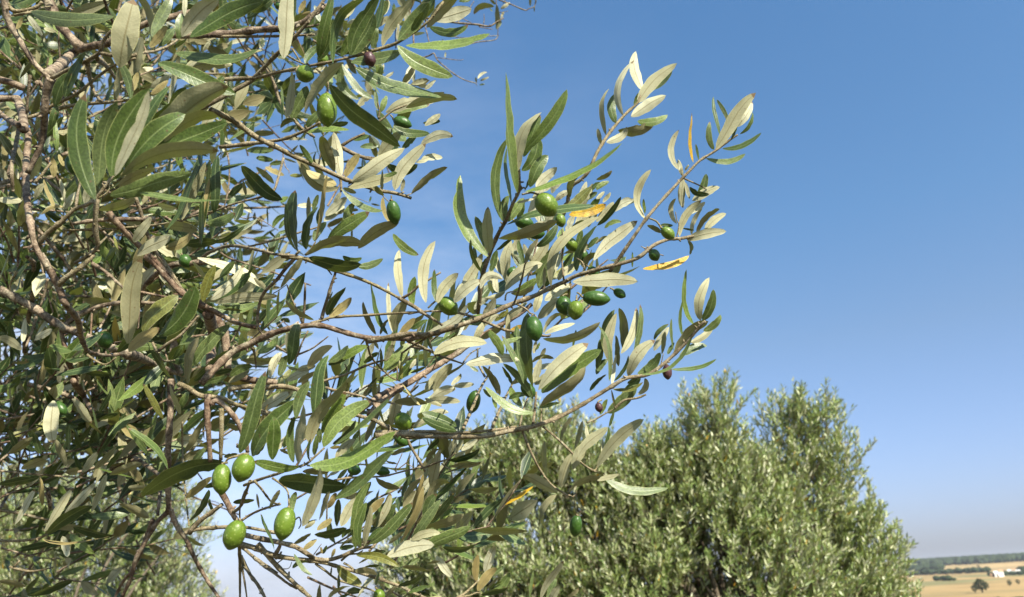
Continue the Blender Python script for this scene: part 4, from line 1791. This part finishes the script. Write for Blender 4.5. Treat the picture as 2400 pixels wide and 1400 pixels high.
# ------------------------------------------------------------------ the other olive trees
def crown_tree(name, label, base, blobs, nshoot, leaf, seed, group, gap=0.0, step=.014, yel=.006):
    t = empty(name, base, label=label, cat='tree', group=group)
    rg = random.Random(seed); bl = Blades(); tw = MB()
    cs = [(at(x, y, d), r*d/FPX) for x, y, r, d in blobs]
    vol = [r**2.2 for c, r in cs]; tot = sum(vol)
    cen = sum((c for c, r in cs), Vector())/len(cs)
    for (c, r), v in zip(cs, vol):
        for k in range(int(nshoot*v/tot)+4):
            u = rvec(rg); rr = r*rg.random()**.36
            p = c+u*rr*.95
            if noise.noise(p*2.6+Vector((seed, 0, 0))) < -.40 + gap: continue
            dr = Vector((0, 0, 1.05))+u*.55+rvec(rg)*.55+(p-cen).normalized()*.25
            spray(bl, tw if rg.random() < .75 else None, p, dr, rg.uniform(.08, .19)*leaf/.05, rg, leaf=leaf, wid=leaf*.22, step=step, rad=.0022, gold=yel, lift=.45, seg=3)
        # a few bare shoots sticking out of the top
    bl.build('foliage', [M_FAR, M_YELL, M_YELL], t)
    tag(tw.build('twigs', M_BARK, t, smooth=False), kind='stuff')
    mb = MB(); top = base+Vector((0, 0, max(.9, (cen.z-base.z)*.45)))
    ps = catmull([base+Vector((0, 0, -.2)), base.lerp(top, .5)+Vector((.06, 0, 0)), top], 8)
    tube(mb, ps, spline_radii(len(ps), .2, .13), 14, .3, .2); mb.build('trunk', M_TRUNK, t)
    for (c, r) in cs:
        mb = MB(); e = c+Vector((0, 0, r*.3))
        ps = catmull([top+Vector((0, 0, -.1)), top.lerp(c, .5)+rvec(rg)*.12, c.lerp(top, .15), c+rvec(rg)*r*.3], 6)
        tube(mb, ps, [.022*(1-i/(len(ps)-1))**1.5+.002 for i in range(len(ps))], 8, .3, .2)
        for k in range(3):
            q = ps[rg.randrange(8, len(ps)-2)]
            e2 = q+(rvec(rg)+Vector((0, 0, .6))).normalized()*r*rg.uniform(.5, .9)
            p2 = catmull([q, q.lerp(e2, .5)+rvec(rg)*r*.12, e2], 5); tube(mb, p2, spline_radii(len(p2), .005, .002), 6, .4, .2)
        mb.build('limb', M_TRUNK, t)
    return t

B1 = [(2105, 1430, 60, 4.2), (1480, 1150, 115, 4.2), (1470, 1080, 60, 4.2), (1795, 1120, 70, 4.3), (1620, 1080, 100, 4.2), (1780, 1190, 100, 4.2), (1040, 1230, 90, 4.3), (1210, 1080, 100, 4.2), (2030, 1270, 85, 4.3), (1010, 1330, 130, 4.3), (1090, 1210, 110, 4.3), (1150, 1100, 100, 4.2), (1250, 1045, 105, 4.2), (1330, 1070, 115, 4.2),
      (1200, 1330, 200, 4.1), (1420, 1200, 150, 4.3), (1430, 1090, 70, 4.3), (1530, 1080, 75, 4.2), (1580, 1040, 70, 4.2), (1675, 965, 78, 4.2), (1700, 1065, 80, 4.2),
      (1850, 975, 66, 4.4), (1905, 965, 58, 4.4), (1940, 1060, 75, 4.3), (1850, 1130, 120, 4.3), (1700, 1170, 150, 4.1), (1550, 1200, 150, 4.1),
      (1500, 1370, 210, 4.0), (1750, 1340, 210, 4.0), (1960, 1210, 100, 4.3), (1980, 1320, 115, 4.2), (2060, 1410, 65, 4.2), (1100, 1480, 200, 4.2), (1950, 1480, 200, 4.1), (1350, 1500, 200, 4.1), (1600, 1550, 200, 4.1)]
B1 = [(x, y+34, r, d) for x, y, r, d in B1]
crown_tree('olive_tree', 'silvery green olive tree standing alone behind the fruiting branch, at lower right', Vector((1.15, 4.3, -.02)), B1, 14500, .047, 5, 'olive trees of the grove')
B2 = [(60, 1260, 170, 8), (240, 1230, 150, 8), (350, 1150, 90, 8), (400, 1260, 90, 8), (150, 1400, 220, 8), (380, 1400, 110, 8.2), (-100, 1300, 220, 8), (300, 1520, 220, 8)]
crown_tree('olive_tree', 'hazy round olive tree behind the near tree, at lower left', Vector((-3.9, 7.0, -.02)), B2, 9500, .066, 9, 'olive trees of the grove', step=.026)

# ------------------------------------------------------------------ land
def smooth(a, b, x):
    t = max(0, min(1, (x-a)/(b-a))); return t*t*(3-2*t)
def height(x, y):
    r = math.hypot(x, y); az = math.degrees(math.atan2(x, y))
    prof = [(0, 0), (9, 0), (160, -9.5), (260, -9.4), (400, -8.6), (700, -6.6), (1000, -4.6), (1400, 3), (1700, 9), (2100, 12), (2600, 0), (4000, -12), (12000, -12)]
    for i in range(len(prof)-1):
        if prof[i][0] <= r <= prof[i+1][0]:
            u = (r-prof[i][0])/(prof[i+1][0]-prof[i][0]); u = u*u*(3-2*u)
            h = prof[i][1]+(prof[i+1][1]-prof[i][1])*u; break
    else: h = -12
    wgt = smooth(14, 27, az)*(1-smooth(60, 90, az))
    if h > -9.5 and r > 160: h = -10.5+(h+10.5)*wgt
    n = noise.noise(Vector((x/220, y/220, 2)))*1.6*smooth(150, 500, r)+noise.noise(Vector((x/70, y/70, 5)))*.55*smooth(100, 300, r)+noise.noise(Vector((x/2, y/2, 1)))*.04
    return h+n
mb = MB(); radii = [0]+[1.2*1.12**i for i in range(82)]
NA = 240; vs = [(0, 0, height(0, 0))]; fs = []
radii = [r for r in radii[1:] if r < 4200]
for r in radii:
    for k in range(NA):
        a = 2*math.pi*k/NA; x, y = r*math.sin(a), r*math.cos(a); vs.append((x, y, height(x, y)))
for k in range(NA): fs.append((0, 1+(k+1) % NA, 1+k))
for i in range(len(radii)-1):
    for k in range(NA):
        a = 1+i*NA+k; b = 1+i*NA+(k+1) % NA; fs.append((a, b, b+NA, a+NA))
mb.add(vs, fs)
m, t, out = newmat('dry_ground')
K = t.links.new
tcn = t.nodes.new('ShaderNodeTexCoord')
n1 = node(t, 'ShaderNodeTexNoise', Scale=.0065, Detail=3.0, Roughness=.5); K(tcn.outputs['Object'], n1.inputs['Vector'])
vo = node(t, 'ShaderNodeTexVoronoi', Scale=.0052); K(tcn.outputs['Object'], vo.inputs['Vector'])
sv = t.nodes.new('ShaderNodeSeparateXYZ'); K(vo.outputs['Color'], sv.inputs[0])
fld = ramp(t, sv.outputs['X'], [(0, (.31, .215, .10)), (.4, (.37, .26, .125)), (.70, (.28, .20, .10)), (.88, (.18, .165, .075))])
fld.node.color_ramp.interpolation = 'CONSTANT'
n2 = node(t, 'ShaderNodeTexNoise', Scale=.05, Detail=6.0); K(tcn.outputs['Object'], n2.inputs['Vector'])
n3 = node(t, 'ShaderNodeTexNoise', Scale=6.0, Detail=8.0); K(tcn.outputs['Object'], n3.inputs['Vector'])
c = mixc(t, ramp(t, n1.outputs['Fac'], [(.52, (0, 0, 0)), (.66, (.55, .55, .55))]), fld, (.15, .14, .065))
c = mixc(t, 1, c, ramp(t, n2.outputs['Fac'], [(.3, (.8, .8, .8)), (.7, (1.15, 1.15, 1.12))]), 'MULTIPLY')
c = mixc(t, 1, c, ramp(t, n3.outputs['Fac'], [(.3, (.75, .75, .72)), (.7, (1.2, 1.2, 1.15))]), 'MULTIPLY')
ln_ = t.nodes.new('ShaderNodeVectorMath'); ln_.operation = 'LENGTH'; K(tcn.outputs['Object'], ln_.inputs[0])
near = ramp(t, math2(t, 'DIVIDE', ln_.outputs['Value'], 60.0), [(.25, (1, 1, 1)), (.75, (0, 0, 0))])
c = mixc(t, near, c, mixc(t, n3.outputs['Fac'], (.055, .045, .028), (.10, .09, .045)))      # tilled earth and weeds, painted darker in place of the olive trees' shade
b = node(t, 'ShaderNodeBsdfPrincipled', Roughness=.95); K(c, b.inputs['Base Color']); b.inputs['Specular IOR Level'].default_value = .1
K(b.outputs[0], out.inputs[0])
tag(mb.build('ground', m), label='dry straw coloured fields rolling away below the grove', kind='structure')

m, t, out = newmat('wood_foliage'); K = t.links.new
tcn = t.nodes.new('ShaderNodeTexCoord'); n1 = node(t, 'ShaderNodeTexNoise', Scale=.35, Detail=4.0); K(tcn.outputs['Object'], n1.inputs['Vector'])
c = ramp(t, n1.outputs['Fac'], [(.3, (.018, .030, .014)), (.7, (.040, .056, .026))])
b = node(t, 'ShaderNodeBsdfPrincipled', Roughness=.9); K(c, b.inputs['Base Color']); b.inputs['Specular IOR Level'].default_value = .1
K(b.outputs[0], out.inputs[0]); M_WOOD = m

def clump(mb, c, r, h, rg, nu=8, nv=5):
    """one ragged far crown"""
    vs = []; fs = []; o = rg.uniform(0, 99)
    for i in range(nv+1):
        q = i/nv*math.pi*.96+.02
        for k in range(nu):
            a = 2*math.pi*k/nu+o
            rr = 1+.42*noise.noise(Vector((math.cos(a)*1.6+o, math.sin(a)*1.6, i*.7)))
            vs.append((c[0]+math.sin(q)*math.cos(a)*r*rr, c[1]+math.sin(q)*math.sin(a)*r*rr, c[2]+h*.55-math.cos(q)*h*.5*rr))
    for i in range(nv):
        for k in range(nu):
            p = i*nu+k; p2 = i*nu+(k+1) % nu; fs.append((p, p2, p2+nu, p+nu))
    fs.append(tuple(nv*nu+k for k in range(nu)))
    mb.add(vs, fs)
def polar(px, r):            # ground point in the direction of picture column px (at the horizon) and distance r
    y = 1325+(2300-px)*math.tan(ROLL)
    d = at(px, y, 1)-CAM; d.z = 0; d.normalize()
    p = d*r; return Vector((p.x, p.y, height(p.x, p.y)))
rg = random.Random(3)
mb = MB()
for k in range(2600):
    px = rg.uniform(1950, 2900); r = rg.uniform(1480, 1950)
    p = polar(px, r)
    hh = rg.uniform(6.5, 11)
    clump(mb, p, hh*rg.uniform(.5, .8), hh, rg, 7, 4)
tag(mb.build('wood', M_WOOD, smooth=False), label='long dark wood along the ridge on the horizon', cat='wood', kind='stuff')

def hedge(label, pts, n, hh, seed):
    rg = random.Random(seed); mb = MB()
    for k in range(n):
        u = rg.random()*(len(pts)-1); i = int(u); f = u-i
        px = pts[i][0]+(pts[i+1][0]-pts[i][0])*f; r = pts[i][1]+(pts[i+1][1]-pts[i][1])*f
        p = polar(px, r*rg.uniform(.985, 1.015)); h_ = hh*rg.uniform(.5, 1.3)
        clump(mb, p, h_*rg.uniform(.6, 1), h_, rg)
    return tag(mb.build('hedgerow', M_WOOD, smooth=False), label=label, cat='hedge', kind='stuff')
hedge('broken hedge crossing the pale field below the wood', [(2120, 980), (2200, 930), (2320, 870)], 60, 4, 21)
hedge('scrub bushes around the white farmhouse', [(2312, 760), (2420, 740)], 26, 2.6, 22)
hedge('bushy clump at the bottom right corner of the fields', [(2300, 255), (2330, 250), (2440, 250)], 60, 2.4, 23)
hedge('dark grove of far trees at the left end of the ridge', [(2120, 1180), (2200, 1150)], 60, 8, 24)
hedge('thin line of scrub in the fold of the near field', [(2185, 620), (2235, 600)], 16, 2.5, 25)
hedge('green strip of orchard behind the white farm', [(2384, 830), (2480, 770)], 70, 3.6, 26)

def far_tree(label, px, r, wpx, hpx, seed, group):
    rg = random.Random(seed); p = polar(px, r); w, h = wpx/FPX*r, hpx/FPX*r
    t = empty('field_tree', p, label=label, cat='tree', group=group)
    mb = MB(); ps = catmull([p+Vector((0, 0, -.5)), p+Vector((.1, 0, h*.3)), p+Vector((-.1, 0, h*.55))], 4)
    tube(mb, ps, spline_radii(len(ps), w*.06, w*.03), 7, .3, .1); mb.build('trunk', M_TRUNK, t)
    bl = Blades()
    for k in range(420):
        u = rvec(rg); q = p+Vector((u.x*w*.5*rg.random()**.4, u.y*w*.5*rg.random()**.4, h*.62+u.z*h*.38))
        q += Vector((0, 0, noise.noise(q*.8)*h*.12))
        bl.add(q, rvec(rg), rvec(rg), w*.14, w*.07, rg.random()*.5)
    bl.build('crown', [M_WOOD], t)
far_tree('broad dark tree alone in the tan field, the largest of the field trees', 2287, 400, 27, 22, 1, 'lone trees in the fields')
far_tree('small brownish tree just left of the broad field tree', 2270, 395, 12, 14, 2, 'lone trees in the fields')
far_tree('small dark tree in the field below the white farmhouse', 2354, 470, 9, 11, 3, 'lone trees in the fields')
far_tree('small dark tree at the right in the field below the houses', 2374, 480, 8, 9, 4, 'lone trees in the fields')
far_tree('single upright tree before the wood on the ridge', 2292, 1150, 6, 9, 5, 'lone trees in the fields')
far_tree('bare little bush low in the tan field', 2270, 300, 5, 8, 6, 'lone trees in the fields')

def flat(name, col, rough=.8, em=None):
    m, t, out = newmat(name); b = node(t, 'ShaderNodeBsdfPrincipled', Roughness=rough)
    n1 = node(t, 'ShaderNodeTexNoise', Scale=1.5, Detail=5.0)
    c = mixc(t, n1.outputs['Fac'], tuple(x*.85 for x in col), tuple(min(1, x*1.1) for x in col)); t.links.new(c, b.inputs['Base Color'])
    t.links.new(b.outputs[0], out.inputs[0]); return m
M_WHITE, M_OCH, M_ROOF, M_DARK = flat('white_render', (.78, .76, .70)), flat('ochre_render', (.62, .42, .2)), flat('tile_roof', (.45, .26, .15)), flat('window_glass', (.06, .07, .08), .3)
def box(mb, x0, x1, y0, y1, z0, z1):
    vs = [(x, y, z) for z in (z0, z1) for y in (y0, y1) for x in (x0, x1)]
    mb.add(vs, [(0, 2, 3, 1), (4, 5, 7, 6), (0, 1, 5, 4), (2, 6, 7, 3), (0, 4, 6, 2), (1, 3, 7, 5)])
def house(label, px, r, wpx, hpx, wall, blocks, group='farmhouses in the fields'):
    p = polar(px, r); w, h = wpx/FPX*r, hpx/FPX*r
    t = empty('farmhouse', p, label=label, cat='house', group=group)
    d = math.atan2(p.x, p.y); Rz = Matrix.Rotation(-d+.15, 4, 'Z')
    def put(mb, name, mat):
        o = mb.build(name, mat, None, smooth=False); o.parent = t
    t.rotation_euler = (0, 0, -d+.15)
    for i, (x0, x1, hh) in enumerate(blocks):
        X0, X1 = (x0-.5)*w, (x1-.5)*w; H = h*hh*.74; D = w*.32
        mb = MB(); box(mb, X0, X1, -D, D, -.6, H); put(mb, 'wall', wall)
        mb = MB(); xm = (X0+X1)/2; e = .25; rz = H+h*hh*.26
        mb.add([(X0-e, -D-e, H), (X1+e, -D-e, H), (X1+e, D+e, H), (X0-e, D+e, H), (X0-e, 0, rz), (X1+e, 0, rz)],
               [(0, 1, 5, 4), (2, 3, 4, 5), (0, 4, 3), (1, 2, 5), (0, 3, 2, 1)]); put(mb, 'roof', M_ROOF if wall is not M_WHITE or i % 2 else M_WHITE)
        n = max(1, int((X1-X0)/2.6))
        for k in range(n):
            xc = X0+(k+.5)*(X1-X0)/n
            mb = MB(); box(mb, xc-.45, xc+.45, -D-.03, -D+.1, H*.35, H*.35+1.2); put(mb, 'window', M_DARK)
        if i == 0:
            mb = MB(); box(mb, X1-1.6, X1-.6, -D-.03, -D+.1, -.2, 2.0); put(mb, 'door', M_DARK)
house('white farmhouse with two gabled blocks in the field, lowest of the houses', 2335, 700, 15, 13, M_WHITE, [(0, .5, .85), (.52, 1, 1)])
house('small ochre farm building left of the white houses', 2321, 700, 8, 7, M_OCH, [(0, 1, 1)])
house('long low white farm building at the right edge near the ridge', 2371, 800, 20, 8, M_WHITE, [(0, .32, .9), (.34, .66, 1), (.68, 1, .8)])
# ------------------------------------------------------------------ the air
mb = MB(); box(mb, -4300, 4300, -4300, 4300, -24, 60)
m = bpy.data.materials.new('haze'); m.use_nodes = True; t = m.node_tree; t.nodes.clear()
out = t.nodes.new('ShaderNodeOutputMaterial'); pv = t.nodes.new('ShaderNodeVolumePrincipled')
pv.inputs['Color'].default_value = (.82, .89, 1, 1); pv.inputs['Density'].default_value = .0001; pv.inputs['Anisotropy'].default_value = .1
t.links.new(pv.outputs[0], out.inputs['Volume'])
tag(mb.build('haze', m, smooth=False), label='thin pale haze over the far fields', kind='stuff')
